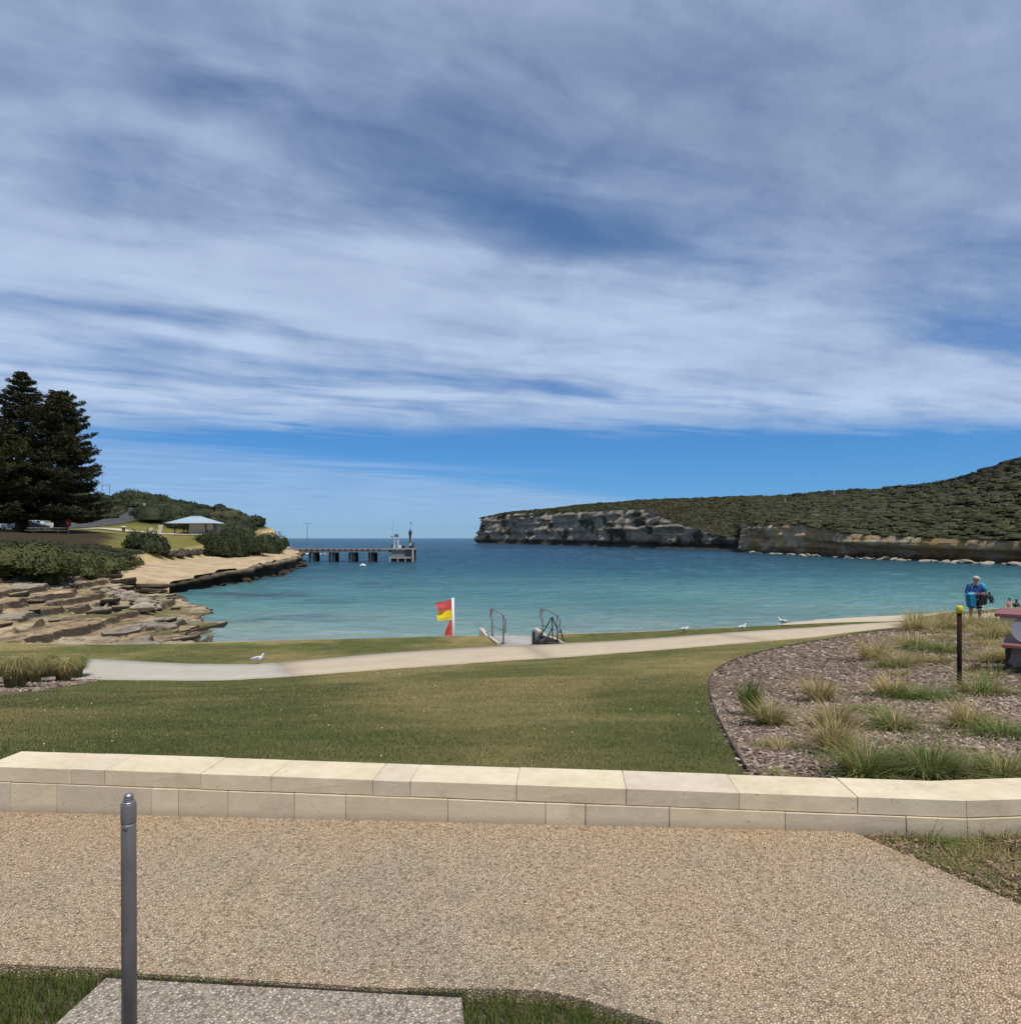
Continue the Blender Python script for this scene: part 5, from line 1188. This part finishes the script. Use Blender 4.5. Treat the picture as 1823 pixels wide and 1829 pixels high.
# ------------------------------------------------------------------ beach flag
fy = 27.0; fx = (808.5-CX)/F*fy; bz = 1.25
fl = empty('beach_flag', (fx, fy, bz)); tag(fl, 'red and yellow beach safety flag on a white pole at the lawn edge', 'flag')
ptop = CZ-(1068-HY)/F*fy-bz
MB().tube([(.04, 0, -.4), (0, 0, ptop)], [.062, .055], 10).build('pole', MT['white'], fl, True)
MT['flagred'] = plain('red_cloth', (.62, .10, .10), (.52, .07, .075), scale=8, rough=.8); MT['flagyel'] = plain('yellow_cloth', (.80, .62, .02), (.72, .54, .02), scale=8, rough=.8)
def cloth(name, outline_l, outline_r, mat, amp=.05, n=18, m=14, seed=0):
    V = []
    for i in range(n):
        t = i/(n-1)
        for j in range(m):
            s = j/(m-1); l = np.array([np.interp(t, [k/(len(outline_l)-1) for k in range(len(outline_l))], [p[c] for p in outline_l]) for c in (0, 1)])
            r = np.array([np.interp(t, [k/(len(outline_r)-1) for k in range(len(outline_r))], [p[c] for p in outline_r]) for c in (0, 1)])
            p = l*(1-s)+r*s
            V.append((p[0], amp*math.sin(s*7+t*2.6+seed)*(1-s)+.05*(1-s)*math.cos(t*4+seed), p[1]))
    V = np.array(V); V2 = V+np.array((0, .006, 0)); g = grid_faces(n, m); b = len(V)
    rim = np.concatenate([np.arange(m), np.arange(2*m-1, n*m, m), np.arange(n*m-2, (n-1)*m-1, -1), np.arange((n-2)*m, 0, -m)])
    k = len(rim); i = np.arange(k); sd_ = np.stack([rim, rim[(i+1) % k], b+rim[(i+1) % k], b+rim], 1)
    return link(name, np_mesh(name, np.concatenate([V, V2]), np.concatenate([g, g[:, ::-1]+b, sd_]), smooth=True), mat, fl)
fpx = lambda px, py: ((px-CX)/F*fy-fx, CZ-(py-HY)/F*fy-bz)
cloth('red_half', [fpx(777, 1078), fpx(779, 1085), fpx(783, 1091)], [fpx(807, 1071), fpx(807, 1080), fpx(807, 1089)], MT['flagred'])
cloth('yellow_half', [fpx(782, 1091.3), fpx(780, 1101), fpx(782, 1109)], [fpx(807, 1089.3), fpx(807.5, 1098), fpx(807.5, 1106)], MT['flagyel'])
cloth('lower_red_cloth', [fpx(802, 1110), fpx(797, 1122), fpx(793, 1136)], [fpx(808, 1108), fpx(809, 1120), fpx(809.5, 1137)], MT['flagred'], .04, seed=2)

# ------------------------------------------------------------------ gulls
MT['gullwhite'] = plain('gull_white', (.66, .66, .65), (.58, .58, .58), scale=20, rough=.8); MT['gullgrey'] = plain('gull_grey', (.30, .32, .35), (.25, .27, .30), scale=20, rough=.8); MT['beak'] = plain('gull_red', (.45, .10, .05), None, scale=20, rough=.5)
def gull(px, py, rz, label, s=1., peck=0., tip=None):
    q = hit(px, py); q.z += .033 if (yn(q.x) < q.y < yf(q.x)) else 0.
    o = empty('seagull', q, rz); o.scale = (s,)*3; tag(o, label, 'gull', 'gulls on the grass and path')
    hx, hz = .125+.02*peck, .262-.13*peck
    MB().tube([(-.20, 0, .150), (-.15, 0, .152), (-.08, 0, .150), (0, 0, .150), (.06, 0, .158), (.10, 0, .180), (.115, 0, .215-.05*peck), (hx, 0, hz-.02), (hx+.01, 0, hz), (hx+.03, 0, hz-.002), (hx+.045, 0, hz-.008)],
              [.012, .030, .055, .066, .062, .047, .034, .031, .033, .024, .008], 12).build('body', MT['gullwhite'], o, True)
    for s_ in (-1, 1):
        MB().add([(.05, s_*.052, .185), (.0, s_*.064, .205), (-.12, s_*.050, .180), (-.25, s_*.018, .150), (-.10, s_*.068, .145), (.02, s_*.070, .150), (-.05, s_*.075, .172)],
                 [(0, 1, 6), (1, 2, 6), (2, 3, 6), (3, 4, 6), (4, 5, 6), (5, 0, 6)]).build('wing', MT['gullgrey'], o)
        MB().tube([(.0, s_*.028, .10), (.006, s_*.028, .052), (.0, s_*.028, .0)], .0055, 5).tube([(-.01, s_*.028, .004), (.035, s_*.032, .004)], .006, 4).build('leg', MT['beak'], o)
    MB().add([(-.16, -.03, .155), (-.16, .03, .155), (-.30, .012, .148), (-.30, -.012, .148), (-.2, 0, .165)], [(0, 1, 4), (1, 2, 4), (2, 3, 4), (3, 0, 4), (0, 3, 2, 1)]).build('tail', MT['dark'], o)
    MB().tube([(hx+.038, 0, hz-.006), (hx+.085, 0, hz-.016-.02*peck)], [.010, .002], 6).build('beak', MT['beak'], o)
gull(461, 1187.5, .35, 'gull walking on the grey footpath slab in front of the lawn', 1.0)
gull(1222, 1131, .1, 'left of three gulls on the grass beyond the footpath, head lowered', 1., .35)
gull(1325, 1127.5, .25, 'middle one of three gulls on the grass beyond the footpath', 1.)
gull(1397, 1117, 2.5, 'right one of three gulls, standing at the water side of the grass', 1.05)

# ------------------------------------------------------------------ people
def skin(name, pts, edges, mat, parent, sub=2):
    me = bpy.data.meshes.new(name); me.from_pydata([p[:3] for p in pts], edges, []); o = link(name, me, mat, parent)
    o.modifiers.new('Skin', 'SKIN')
    for i, p in enumerate(pts):
        d = me.skin_vertices[0].data[i]; d.radius = (p[3], p[4] if len(p) > 4 else p[3]); d.use_root = (i == 0)
    sb = o.modifiers.new('Sub', 'SUBSURF'); sb.levels = sub; sb.render_levels = sub
    return o
MT['skin'] = plain('skin', (.50, .28, .20), (.44, .24, .17), scale=10, rough=.6)
MT['jacket'] = plain('blue_jacket', (.012, .06, .22), (.010, .04, .16), scale=6, rough=.7); MT['ltblue'] = plain('light_blue_cloth', (.05, .32, .55), (.04, .25, .45), scale=6, rough=.7)
MT['navycloth'] = plain('navy_cloth', (.012, .02, .05), (.010, .014, .03), scale=6, rough=.8); MT['teal'] = plain('teal_bag', (.01, .20, .36), (.008, .14, .28), scale=5, rough=.5)
Pq = Vector(((1740-CX)/F*23.7, 23.7, 0)); Pq.z = max(float(zground(Pq.x, Pq.y)), float(zpath(Pq.x))+.03)
pe = empty('person', Pq, 0.); tag(pe, 'person in a blue jacket and shorts carrying teal and black bags by the black post', 'person')
bodyp = [(0, .02, .93, .15, .12), (0, .02, 1.15, .16, .12), (0, .0, 1.36, .17, .12), (0, -.01, 1.50, .075), (0, -.04, 1.58, .062), (0, -.06, 1.66, .088, .10), (0, -.055, 1.73, .080, .092),
         (-.12, .02, .86, .10), (-.16, -.02, .49, .062), (-.165, .02, .09, .042), (-.175, -.13, .035, .038),
         (.12, .02, .86, .10), (.17, -.01, .49, .062), (.185, .03, .09, .042), (.20, -.12, .035, .038),
         (-.20, .0, 1.42, .07), (-.31, -.02, 1.17, .05), (-.20, -.24, 1.12, .038), (-.12, -.30, 1.16, .030),
         (.20, .0, 1.42, .07), (.32, -.02, 1.16, .05), (.16, -.25, 1.14, .038), (.06, -.30, 1.17, .030)]
skin('body', bodyp, [(0, 1), (1, 2), (2, 3), (3, 4), (4, 5), (5, 6), (0, 7), (7, 8), (8, 9), (9, 10), (0, 11), (11, 12), (12, 13), (13, 14), (2, 15), (15, 16), (16, 17), (17, 18), (2, 19), (19, 20), (20, 21), (21, 22)], MT['skin'], pe)
for hx_, sgn_ in ((-.12, 1), (.06, -1)):                               # fingers closed on the straps
    for k in range(4): MB().tube([(hx_, -.30, 1.185-.016*k), (hx_+sgn_*.035, -.325, 1.18-.016*k), (hx_+sgn_*.06, -.315, 1.175-.016*k)], [.010, .009, .007], 6).build('finger', MT['skin'], pe, True)
    MB().tube([(hx_-sgn_*.005, -.31, 1.19), (hx_+sgn_*.02, -.335, 1.215)], [.011, .008], 6).build('thumb', MT['skin'], pe, True)
skin('jacket', [(0, .02, .90, .20, .155), (0, .02, 1.10, .205, .15), (0, .0, 1.34, .20, .145), (0, -.0, 1.47, .10, .09), (-.21, .0, 1.40, .098), (-.325, -.02, 1.16, .078), (-.23, -.22, 1.12, .056), (.21, .0, 1.40, .098), (.335, -.02, 1.15, .078), (.19, -.23, 1.14, .056)],
     [(0, 1), (1, 2), (2, 3), (2, 4), (4, 5), (5, 6), (2, 7), (7, 8), (8, 9)], MT['jacket'], pe)
MB().tube([(.14, .02, 1.50), (.24, -.03, 1.45), (.29, -.07, 1.34), (.30, -.09, 1.22)], [.05, .085, .085, .075], 10).build('towel', MT['ltblue'], pe, True)
skin('shorts', [(0, .02, .90, .185, .15), (-.13, .02, .80, .125), (-.16, .0, .58, .105), (.13, .02, .80, .125), (.175, .0, .56, .105)], [(0, 1), (1, 2), (0, 3), (3, 4)], MT['navycloth'], pe)
MB().tube([(.17, .0, .71), (.172, .0, .66)], .128, 14).tube([(.173, .0, .575), (.174, .0, .545)], .120, 14).build('white_stripe', MT['white'], pe)
MB().tube([(0, -.055, 1.69), (0, -.05, 1.745), (0, -.045, 1.78)], [.108, .095, .03], 14).build('cap_crown', plain('pale_cap', (.62, .52, .48), None, scale=9), pe, True)
MB().hexa([(-.075, -.22, 1.685), (.075, -.22, 1.685), (.10, -.13, 1.70), (-.10, -.13, 1.70)], [(-.075, -.22, 1.695), (.075, -.22, 1.695), (.10, -.13, 1.715), (-.10, -.13, 1.715)]).build('cap_peak', plain('pale_peak', (.55, .45, .42), None, scale=9), pe)
MB().tube([(0, -.155, 1.655), (0, -.178, 1.632), (0, -.158, 1.622)], [.010, .017, .010], 7).build('nose', MT['skin'], pe, True)
MB().box((-.036, -.146, 1.668), (.036, .02, .018)).box((.036, -.146, 1.668), (.036, .02, .018)).box((0, -.15, 1.668), (.03, .01, .006)).build('sunglasses', MT['dark'], pe)
MB().box((0, -.142, 1.590), (.045, .012, .008)).build('mouth', plain('lips', (.36, .14, .12), None), pe)
for s_ in (-1, 1): MB().tube([(s_*.092, -.05, 1.645), (s_*.102, -.045, 1.672)], [.016, .018], 6).build('ear', MT['skin'], pe, True); MB().box((s_*.185, -.09, .0155), (.10, .27, .03)).build('sandal', MT['dark'], pe)
MB().tube([(.095, .0, 1.70), (.10, .02, 1.66), (.09, .03, 1.61)], [.02, .03, .015], 7).build('hair', MT['dark'], pe, True)
bg1 = empty('shoulder_bag', Pq+Vector((-.25, -.14, .70))); tag(bg1, 'teal blue beach bag hanging at the left of the person by the black post', 'bag')
MB().hexa([(-.13, -.12, -.08), (.16, -.14, -.10), (.16, .12, -.10), (-.13, .10, -.08)], [(-.21, -.13, .46), (.12, -.15, .52), (.12, .10, .52), (-.21, .09, .46)]).build('bag_body', MT['teal'], bg1, bevel=.07)
MB().tube([(-.06, -.05, .50), (.05, -.02, .68), (.13, .02, .78)], .014, 5).build('strap', MT['teal'], bg1)
bg2 = empty('cooler_bag', Pq+Vector((.12, -.24, .76))); tag(bg2, 'black bag held in front of the person by the black post', 'bag')
MB().hexa([(-.20, -.10, -.04), (.12, -.10, -.02), (.12, .08, -.02), (-.20, .08, -.04)], [(-.08, -.10, .36), (.15, -.10, .44), (.15, .08, .44), (-.08, .08, .36)]).build('bag_body', plain('black_bag', (.016, .013, .012), None, rough=.6), bg2, bevel=.05)
MB().tube([(-.02, -.02, .42), (.02, -.05, .47), (.10, -.02, .46)], .012, 5).build('handle', MT['dark'], bg2)
MT['wet'] = plain('dark_wetsuit', (.020, .022, .026), (.03, .032, .036), scale=8, rough=.5)
def wader(px, py, Y, lean, label, rz=0., mt='wet'):
    x = (px-CX)/F*Y; o = empty('person', (x, Y, -.85), rz); tag(o, label, 'person', 'people standing in the shallow water')
    l = lean
    skin('body', [(0, 0, .90, .14, .11), (l*.3, 0, 1.12, .145, .11), (l*.7, 0, 1.34, .15, .10), (l*.95, 0, 1.47, .06), (l*1.0, -.01, 1.54, .055), (l*1.02, -.03, 1.62, .085, .095), (l*1.03, -.03, 1.69, .072),
         (-.11, 0, .82, .09), (-.13, 0, .45, .06), (-.13, 0, .0, .05), (.11, 0, .82, .09), (.13, 0, .45, .06), (.13, 0, .0, .05),
         (l*.7-.2, 0, 1.38, .06), (l*.5-.30, -.05, 1.12, .048), (l*.4-.26, -.2, .95, .038), (l*.7+.2, 0, 1.38, .06), (l*.6+.30, -.05, 1.12, .048), (l*.5+.26, -.2, .95, .038)],
         [(0, 1), (1, 2), (2, 3), (3, 4), (4, 5), (5, 6), (0, 7), (7, 8), (8, 9), (0, 10), (10, 11), (11, 12), (2, 13), (13, 14), (14, 15), (2, 16), (16, 17), (17, 18)], MT[mt], o)
    MB().tube([(l*1.02, -.02, 1.62), (l*1.03, -.015, 1.69), (l*1.03, -.01, 1.735)], [.095, .09, .03], 10).build('hair', MT['dark'], o, True)
    MB().tube([(l*1.02, -.112, 1.64), (l*1.02, -.135, 1.61), (l*1.02, -.115, 1.60)], [.008, .014, .008], 6).build('nose', MT['skin'], o, True)
wader(1770, 1076, 55.5, -.28, 'dark-clad person bending in the water just right of the man in blue', .3)
wader(1801, 1091, 49.5, .03, 'bare-chested person in the water above the red slab, left of a pair', -.2, 'skin')
wader(1813, 1092, 48.8, .05, 'dark-clad person in the water above the red slab, right of a pair', .2)

# ------------------------------------------------------------------ planting: tussocks
STRAW, OLIVE, GREEN = np.array((.50, .385, .19)), np.array((.235, .215, .080)), np.array((.095, .175, .030))
def tussock(loc, w, h, mixv, n, label, group, seed, seg=4, lean=(.3, 1.6), bw_=.008, name='grass_tussock', cat='grass', wind=None, droop=.52, dome=False):
    r = np.random.default_rng(seed); o = empty(name, loc); tag(o, label, cat, group)
    a = r.uniform(0, 2*np.pi, n); rr = np.sqrt(r.uniform(0, 1, n))*w*.22
    P = np.stack([np.cos(a)*rr, np.sin(a)*rr*.9, np.full(n, -.03)], 1)
    hh = h*r.uniform(.55, 1.15, n); ln = r.uniform(*lean, n)*np.clip(w/(1.6*h), .35, 1.5)
    az = a+r.normal(0, .5, n)
    if wind is not None: az = np.where(r.uniform(size=n) < .6, wind+r.normal(0, .5, n), az)
    t = np.clip(r.normal(mixv, .28, n), 0, 1)[:, None]
    base_ = np.where(t < .5, GREEN*(1-2*t)+OLIVE*2*t, OLIVE*(2-2*t)+STRAW*(2*t-1))*r.uniform(.7, 1.3, (n, 1))
    if dome: hh = hh*2.3; ln = r.uniform(.05, .36, n)*w/h/1.45; droop = .73/ln
    V, Fc, C = blades(P, az, hh*1.15, bw_*r.uniform(.6, 1.3, n), ln, seg, base_, droop)
    V[:, 2] = np.maximum(V[:, 2], -.05)
    me = np_mesh('blades', V, Fc, C); link('blades', me, MT['blade'], o); return o
def px_tuss(px, py, wpx, hpx, mixv, label, group, seed, n=260, **k):
    q = hit(px, py); s = q.y/F
    return tussock((q.x, q.y, q.z), wpx*s*1.15, hpx*s*1.15, mixv, n, label, group, seed, bw_=.0055+.0006*q.y, **k)
G_R = 'tussocks in the right mulch bed'
TL = [(1339, 1280, 26, 54, .15, 'narrow upright dark green tussock, leftmost in the mulch bed'), (1374, 1297, 56, 48, .62, 'pale tussock right beside the narrow dark green one'),
 (1461, 1254, 48, 44, .85, 'straw tussock farthest back in the middle column of the mulch bed'), (1487, 1300, 64, 50, .85, 'big straw tussock in the middle of the mulch bed'), (1489, 1346, 60, 58, .82, 'straw tussock directly in front of the big middle one'),
 (1543, 1274, 42, 22, .2, 'small low green tuft right of the big straw tussock'), (1595, 1305, 78, 46, .45, 'rounded green and straw tussock alone on bare mulch'), (1393, 1340, 60, 28, .7, 'low sparse straw tuft on the left part of the mulch bed'),
 (1563, 1180, 62, 40, .8, 'brown tussock at the back edge of the bare mulch'), (1592, 1193, 50, 24, .5, 'low olive tuft below the brown back tussock'), (1637, 1160, 56, 26, .25, 'dark green tuft at the back of the bed, left of the black post'), (1688, 1166, 52, 26, .25, 'dark green tuft just left of the black post'),
 (1592, 1244, 54, 40, .95, 'wispy straw tussock left of the green patch by the black post'), (1625, 1250, 70, 30, .1, 'bright green patch left part, at the foot of the black post'), (1668, 1252, 80, 30, .08, 'bright green patch right part, at the foot of the black post'),
 (1752, 1242, 88, 40, .35, 'spreading green tussock with long blades right of the black post'), (1726, 1301, 66, 50, .9, 'drooping straw tussock below the black post'), (1790, 1318, 100, 44, .25, 'green tussock at the right picture edge of the bed'),
 (1545, 1392, 90, 66, .35, 'large green tussock at the left of the row along the stone wall'), (1600, 1388, 96, 46, .05, 'deep green leafy tuft in the row along the stone wall'), (1659, 1391, 84, 68, .3, 'tall green tussock in the middle of the row along the stone wall'),
 (1712, 1390, 96, 46, .1, 'dense green tuft right of the tall one along the stone wall'), (1786, 1394, 100, 58, .55, 'straw green tussock spilling over the right end of the stone wall'), (1393, 1389, 56, 20, .55, 'low scruffy tuft behind the stone wall near the lawn corner')]
for i, (px, py, w, h, m_, lab) in enumerate(TL): px_tuss(px, py, w*1.15, h*1.1, m_, lab, G_R, 500+i, n=700 if py > 1340 else 480)
for i in range(56):
    px = random.uniform(1600, 1815); py = random.uniform(1122, 1215)+max(0, (1640-px)*.05)
    if i > 33: px = random.uniform(1625, 1815); py = random.uniform(1111, 1126)
    if abs(px-1712) < 10 and py > 1210: continue
    px_tuss(px, py, random.uniform(32, 60), random.uniform(16, 32), random.uniform(.55, .98), 'brown straw tussock in the crowded back part of the mulch bed' if i < 34 else 'straw tussock in the back row of the bed by the person in blue', 'straw tussocks in the back of the mulch bed', 560+i, n=240)
for i, (px, py, w, h, m_) in enumerate(((28, 1229, 64, 44, .6), (60, 1220, 46, 36, .55), (78, 1210, 46, 32, .5), (114, 1218, 46, 32, .68), (138, 1211, 32, 30, .3), (4, 1208, 40, 26, .7), (95, 1208, 34, 24, .65), (-25, 1222, 60, 42, .6))):
    lab = ['largest mounded tussock at the front of the left bed', 'dark-sided mounded tussock second from the front in the left bed', 'mounded tussock at the back centre of the left bed', 'small pale mounded tussock second from the right in the left bed', 'dark green mounded tussock at the right tip of the left bed', 'straw mounded tussock at the far left back of the left bed', 'small straw mound between the back centre and right tussocks of the left bed', 'mounded tussock cut by the left picture edge'][i]
    px_tuss(px, py, w*.95, h*1.12, m_, lab, 'mounded tussocks in the left bed', 620+i, n=2200, dome=True, seg=6)
# right foreground strip: weeds by the wall
wpts = [(1655, 1497, 60, 30, .2), (1600, 1500, 46, 20, .55), (1700, 1512, 70, 26, .35), (1805, 1500, 70, 34, .45), (1640, 1532, 60, 22, .3), (1735, 1560, 70, 26, .3), (1790, 1585, 60, 26, .25), (1690, 1545, 50, 24, .4), (1765, 1530, 60, 28, .5),
        (1575, 1497, 40, 16, .8), (1620, 1515, 50, 18, .85), (1720, 1533, 50, 20, .9), (1815, 1560, 50, 24, .75), (1680, 1500, 50, 20, .3), (1760, 1500, 60, 24, .35), (1810, 1535, 60, 22, .85), (1665, 1525, 44, 18, .6), (1745, 1500, 44, 18, .9)]
for i, (px, py, w, h, m_) in enumerate(wpts):
    x, y = on_terr(px, py); s = y/F
    tussock((x, y, float(zterr(x))-.03), w*s*1.6, h*s*1.7, m_, 260, ('small green weedy tuft in the mulch strip in front of the stone wall' if m_ < .5 else 'small straw-coloured dry tuft in the mulch strip in front of the stone wall'), 'weedy tufts in front of the stone wall', 650+i, bw_=.0042, name='weed_tuft')

# ------------------------------------------------------------------ mulch chips
def chips(name, X_, Y_, Z_, L0, label, seed, tint=(1, 1, 1)):
    r = np.random.default_rng(seed); n = len(X_); L = L0*r.uniform(.5, 1.6, n); Wd = L*r.uniform(.14, .34, n); a = r.uniform(0, np.pi, n); tl = r.normal(0, .28, n); th = Wd*.35
    u = np.stack([np.cos(a)*np.cos(tl), np.sin(a)*np.cos(tl), np.sin(tl)], 1); v_ = np.stack([-np.sin(a), np.cos(a), r.normal(0, .25, n)], 1); w_ = np.cross(u, v_)
    c0 = np.stack([X_, Y_, Z_+r.uniform(.002, .02, n)], 1); V = []
    for su, sv, sw in ((-1, -.5, -1), (1, -.8, -1), (1, .6, -1), (-1, 1, -1), (-.8, -.6, 1), (.9, -.9, 1), (.8, .8, 1), (-1, .7, 1)):
        V.append(c0+u*(su*L/2)[:, None]+v_*(sv*Wd/2)[:, None]+w_*(sw*th/2)[:, None])
    V = np.stack(V, 1).reshape(-1, 3); b = np.arange(n)[:, None]*8
    Fc = np.concatenate([b+np.array([f]) for f in ((4, 5, 6, 7), (0, 1, 5, 4), (1, 2, 6, 5), (2, 3, 7, 6), (3, 0, 4, 7))], 0)
    t = r.uniform(0, 1, n)[:, None]
    C = np.where(t < .45, np.array((.20, .14, .11)), np.where(t < .75, np.array((.31, .24, .195)), np.where(t < .90, np.array((.46, .38, .30)), np.array((.08, .055, .045)))))*r.uniform(.75, 1.25, (n, 1))*np.array(tint)
    tag(link(name, np_mesh(name, V, Fc, np.repeat(C, 8, 0)), MT['chip']), label, 'mulch', kind='stuff')
n = 90000; x = rng.uniform(1.1, 20, n); y = rng.uniform(3.6, 24.5, n)
k = inpoly(x, y, bed_poly) & (rng.uniform(size=n) < np.clip((9./y)**1.5, .2, 1)) & (np.abs(x/y) < 1.1)
x, y = x[k], y[k]
x2 = rng.uniform(1.1, 7, 32000); y2 = rng.uniform(3.6, 8.5, 32000); k = inpoly(x2, y2, bed_poly) & (np.abs(x2/y2) < .86); x = np.concatenate([x, x2[k]]); y = np.concatenate([y, y2[k]])
chips('wood_mulch', x, y, zground(x, y), .040+.0036*y, 'brown grey wood chip mulch over the right garden bed', 701)
n = 26000; x = rng.uniform(-22, -8, n); y = rng.uniform(12, 18, n); k = inpoly(x, y, lbed_poly) & (np.abs(x/y) < .86); x, y = x[k], y[k]
chips('wood_mulch', x, y, zground(x, y), .09, 'pale wood chip mulch under the mounded tussocks of the left bed', 702)
strip_poly = right_line+[(1.9, 3.43), (2.4, 3.37), (3.6, 3.48), (6.5, 3.72), (6.5, 2.3)]
n = 60000; x = rng.uniform(1.6, 6.2, n); y = rng.uniform(2.0, 3.72, n); k = inpoly(x, y, strip_poly); x, y = x[k], y[k]
chips('wood_mulch', x, y, zterr(x)-.05+.03*fbm(x*3, y*3, seed=4), .027, 'wood chip mulch strip in front of the right end of the stone wall', 703, (1.0, .92, .78))
# steel edging round the bed
P = np.array([(p[0], p[1]) for p in bed_edge]); s = np.concatenate([[0], np.cumsum(np.linalg.norm(np.diff(P, axis=0), axis=1))]); qd = np.linspace(0, s[-1], 90)
ex, ey = np.interp(qd, s, P[:, 0]), np.interp(qd, s, P[:, 1]); kx = np.convolve(np.pad(ex, 3, 'edge'), np.ones(7)/7, 'valid'); ky = np.convolve(np.pad(ey, 3, 'edge'), np.ones(7)/7, 'valid'); kz = zground(kx, ky)
B = MB(); m = len(kx)
tn = np.stack([np.gradient(ky), -np.gradient(kx)], 1); tn /= np.linalg.norm(tn, axis=1)[:, None]
v = [(kx[i]+tn[i, 0]*o_, ky[i]+tn[i, 1]*o_, kz[i]+z_) for o_, z_ in ((-.006, -.1), (-.006, .035), (.006, .035), (.006, -.1)) for i in range(m)]
B.add(v, [(r_*m+i, r_*m+i+1, (r_+1)*m+i+1, (r_+1)*m+i) for r_ in range(3) for i in range(m-1)])
tag(B.build('garden_edging', plain('rusty_edging', (.09, .07, .05), (.05, .04, .03), scale=5, rough=.8)), 'thin dark metal edging curving between the lawn and the mulch bed', 'edging')

# ------------------------------------------------------------------ grass blades
n = 560000; y = rng.uniform(3.7, 12.5, n); x = rng.uniform(-10.2, 8, n)
y3 = rng.uniform(9, 24.5, 110000); x3 = rng.uniform(-.82, .8, 110000)*y3; k3 = (y3 < yn(x3)-.03) | ((y3 > yf(x3)+.04) & (y3 < ys(x3)-.05) & ~((x3 > RX0+ramp_x(y3)-.2) & (x3 < RX1+ramp_x(y3)+.2)))
x = np.concatenate([x, x3[k3]]); y = np.concatenate([y, y3[k3]]); n = len(x)
k = ((rng.uniform(size=n) < np.clip((4.4/y)**1.55, 0, 1)) | (np.arange(n) >= 560000)) & (y > ywall(x)+.005) & (np.abs(x/y) < .84) & ~inpoly(x, y, bed_poly) & ~inpoly(x, y, lbed_poly)
x, y = x[k], y[k]; n = len(x); P = np.stack([x, y, zground(x, y)-.004], 1); C = lawn_colour(x, y)*rng.uniform(.65, 1.55, (n, 1))
q = rng.uniform(size=n) > .93; C[q] = np.array((.34, .28, .15))*rng.uniform(.7, 1.2, (q.sum(), 1))
V, Fc, Cc = blades(P, rng.uniform(0, 2*np.pi, n), rng.uniform(.014, .036, n), (.0028+.0007*y)*rng.uniform(.7, 1.3, n), rng.uniform(.2, 1.3, n), 1, C, .3)
tag(link('lawn_grass', np_mesh('lawn_grass', V, Fc, Cc), MT['blade']), 'short mown grass of the lawn behind the stone wall', 'grass', kind='stuff')
polys = [[on_terr(*p) for p in q] for q in ([(-500, 1713), (0, 1722), (120, 1726), (200, 1729), (215, 1736), (190, 1743), (95, 1829), (30, 1900), (-500, 1900)], [(826, 1766), (905, 1766), (980, 1771), (1030, 1781), (1080, 1796), (1190, 1829), (1300, 1880), (1340, 1920), (836, 1920), (828, 1829)],
         [(200, 1729), (250, 1737), (480, 1752), (480, 1760), (190, 1744)], [(640, 1762), (700, 1765), (760, 1763), (832, 1765), (832, 1778), (700, 1772), (640, 1768)])]
parts = []
for i, (pg, dn) in enumerate(zip(polys, (15000, 15000, 15000, 13000))):
    A = np.array(pg); lo, hi = A.min(0), A.max(0); lo[0] = max(lo[0], -2.3); n = int((hi-lo).prod()*dn); x = rng.uniform(lo[0], hi[0], n); y = rng.uniform(lo[1], hi[1], n)
    k = inpoly(x, y, pg); x, y = x[k], y[k]; n = len(x)
    if i > 1: kk = fbm(x*9, y*9, seed=5) > (.35 if i == 2 else .30); x, y = x[kk], y[kk]; n = len(x)
    C = (np.array((.085, .130, .028))*(1-.5*rng.uniform(size=(n, 1)))+np.array((.075, .065, .015))*rng.uniform(size=(n, 1)))
    q = rng.uniform(size=n) > .95; C[q] = np.array((.30, .24, .12))
    parts.append(blades(np.stack([x, y, zterr(x)-(.018 if i > 1 else .055)], 1), rng.uniform(0, 2*np.pi, n), rng.uniform(.045, .088, n)*(.42 if i > 1 else 1), rng.uniform(.0022, .0042, n), rng.uniform(.15, .95, n), 2, C, .3))
V, Fc, C = join(parts)
tag(link('verge_grass', np_mesh('verge_grass', V, Fc, C), MT['blade']), 'dark green grass growing around the pale pad in the foreground', 'grass', kind='stuff')
n = 60; y = rng.uniform(4.2, 17, n); x = rng.uniform(-.75, .6, n)*y; k = ~inpoly(x, y, bed_poly); x, y = x[k], y[k]; n = len(x)
N = rng.normal(size=(n, 3))*.3+np.array((0, -.4, 1)); N /= np.linalg.norm(N, axis=1)[:, None]
V, Fc, C = leafquads(np.stack([x, y, zground(x, y)+.025], 1), N, .004+.0010*y, np.ones((n, 3))*np.array((.62, .58, .48)), .6)
tag(link('fallen_petals', np_mesh('fallen_petals', V, Fc, C), MT['leaf']), 'tiny pale flecks scattered over the lawn', 'flecks', kind='stuff')
n = 110; t = rng.uniform(0, 1, n); x = np.where(t < .55, rng.uniform(-3, 1.8, n), rng.uniform(-1.9, 1.9, n)); y = np.where(t < .55, yfront(x)-np.abs(rng.normal(0, .05, n))-.015, rng.uniform(2.35, 3.5, n))
x = np.where((y < 2.6) & (x > .4), x-1.2, x); N = rng.normal(size=(n, 3))*.25+np.array((0, 0, 1)); N /= np.linalg.norm(N, axis=1)[:, None]
V, Fc, C = leafquads(np.stack([x, y, zterr(x)+.004], 1), N, rng.uniform(.004, .011, n), np.array((.17, .11, .06))*rng.uniform(.5, 2.2, (n, 1)), .45)
tag(link('leaf_litter', np_mesh('leaf_litter', V, Fc, C), MT['leaf']), 'tiny dry leaf bits scattered on the paving below the wall', 'litter', kind='stuff')
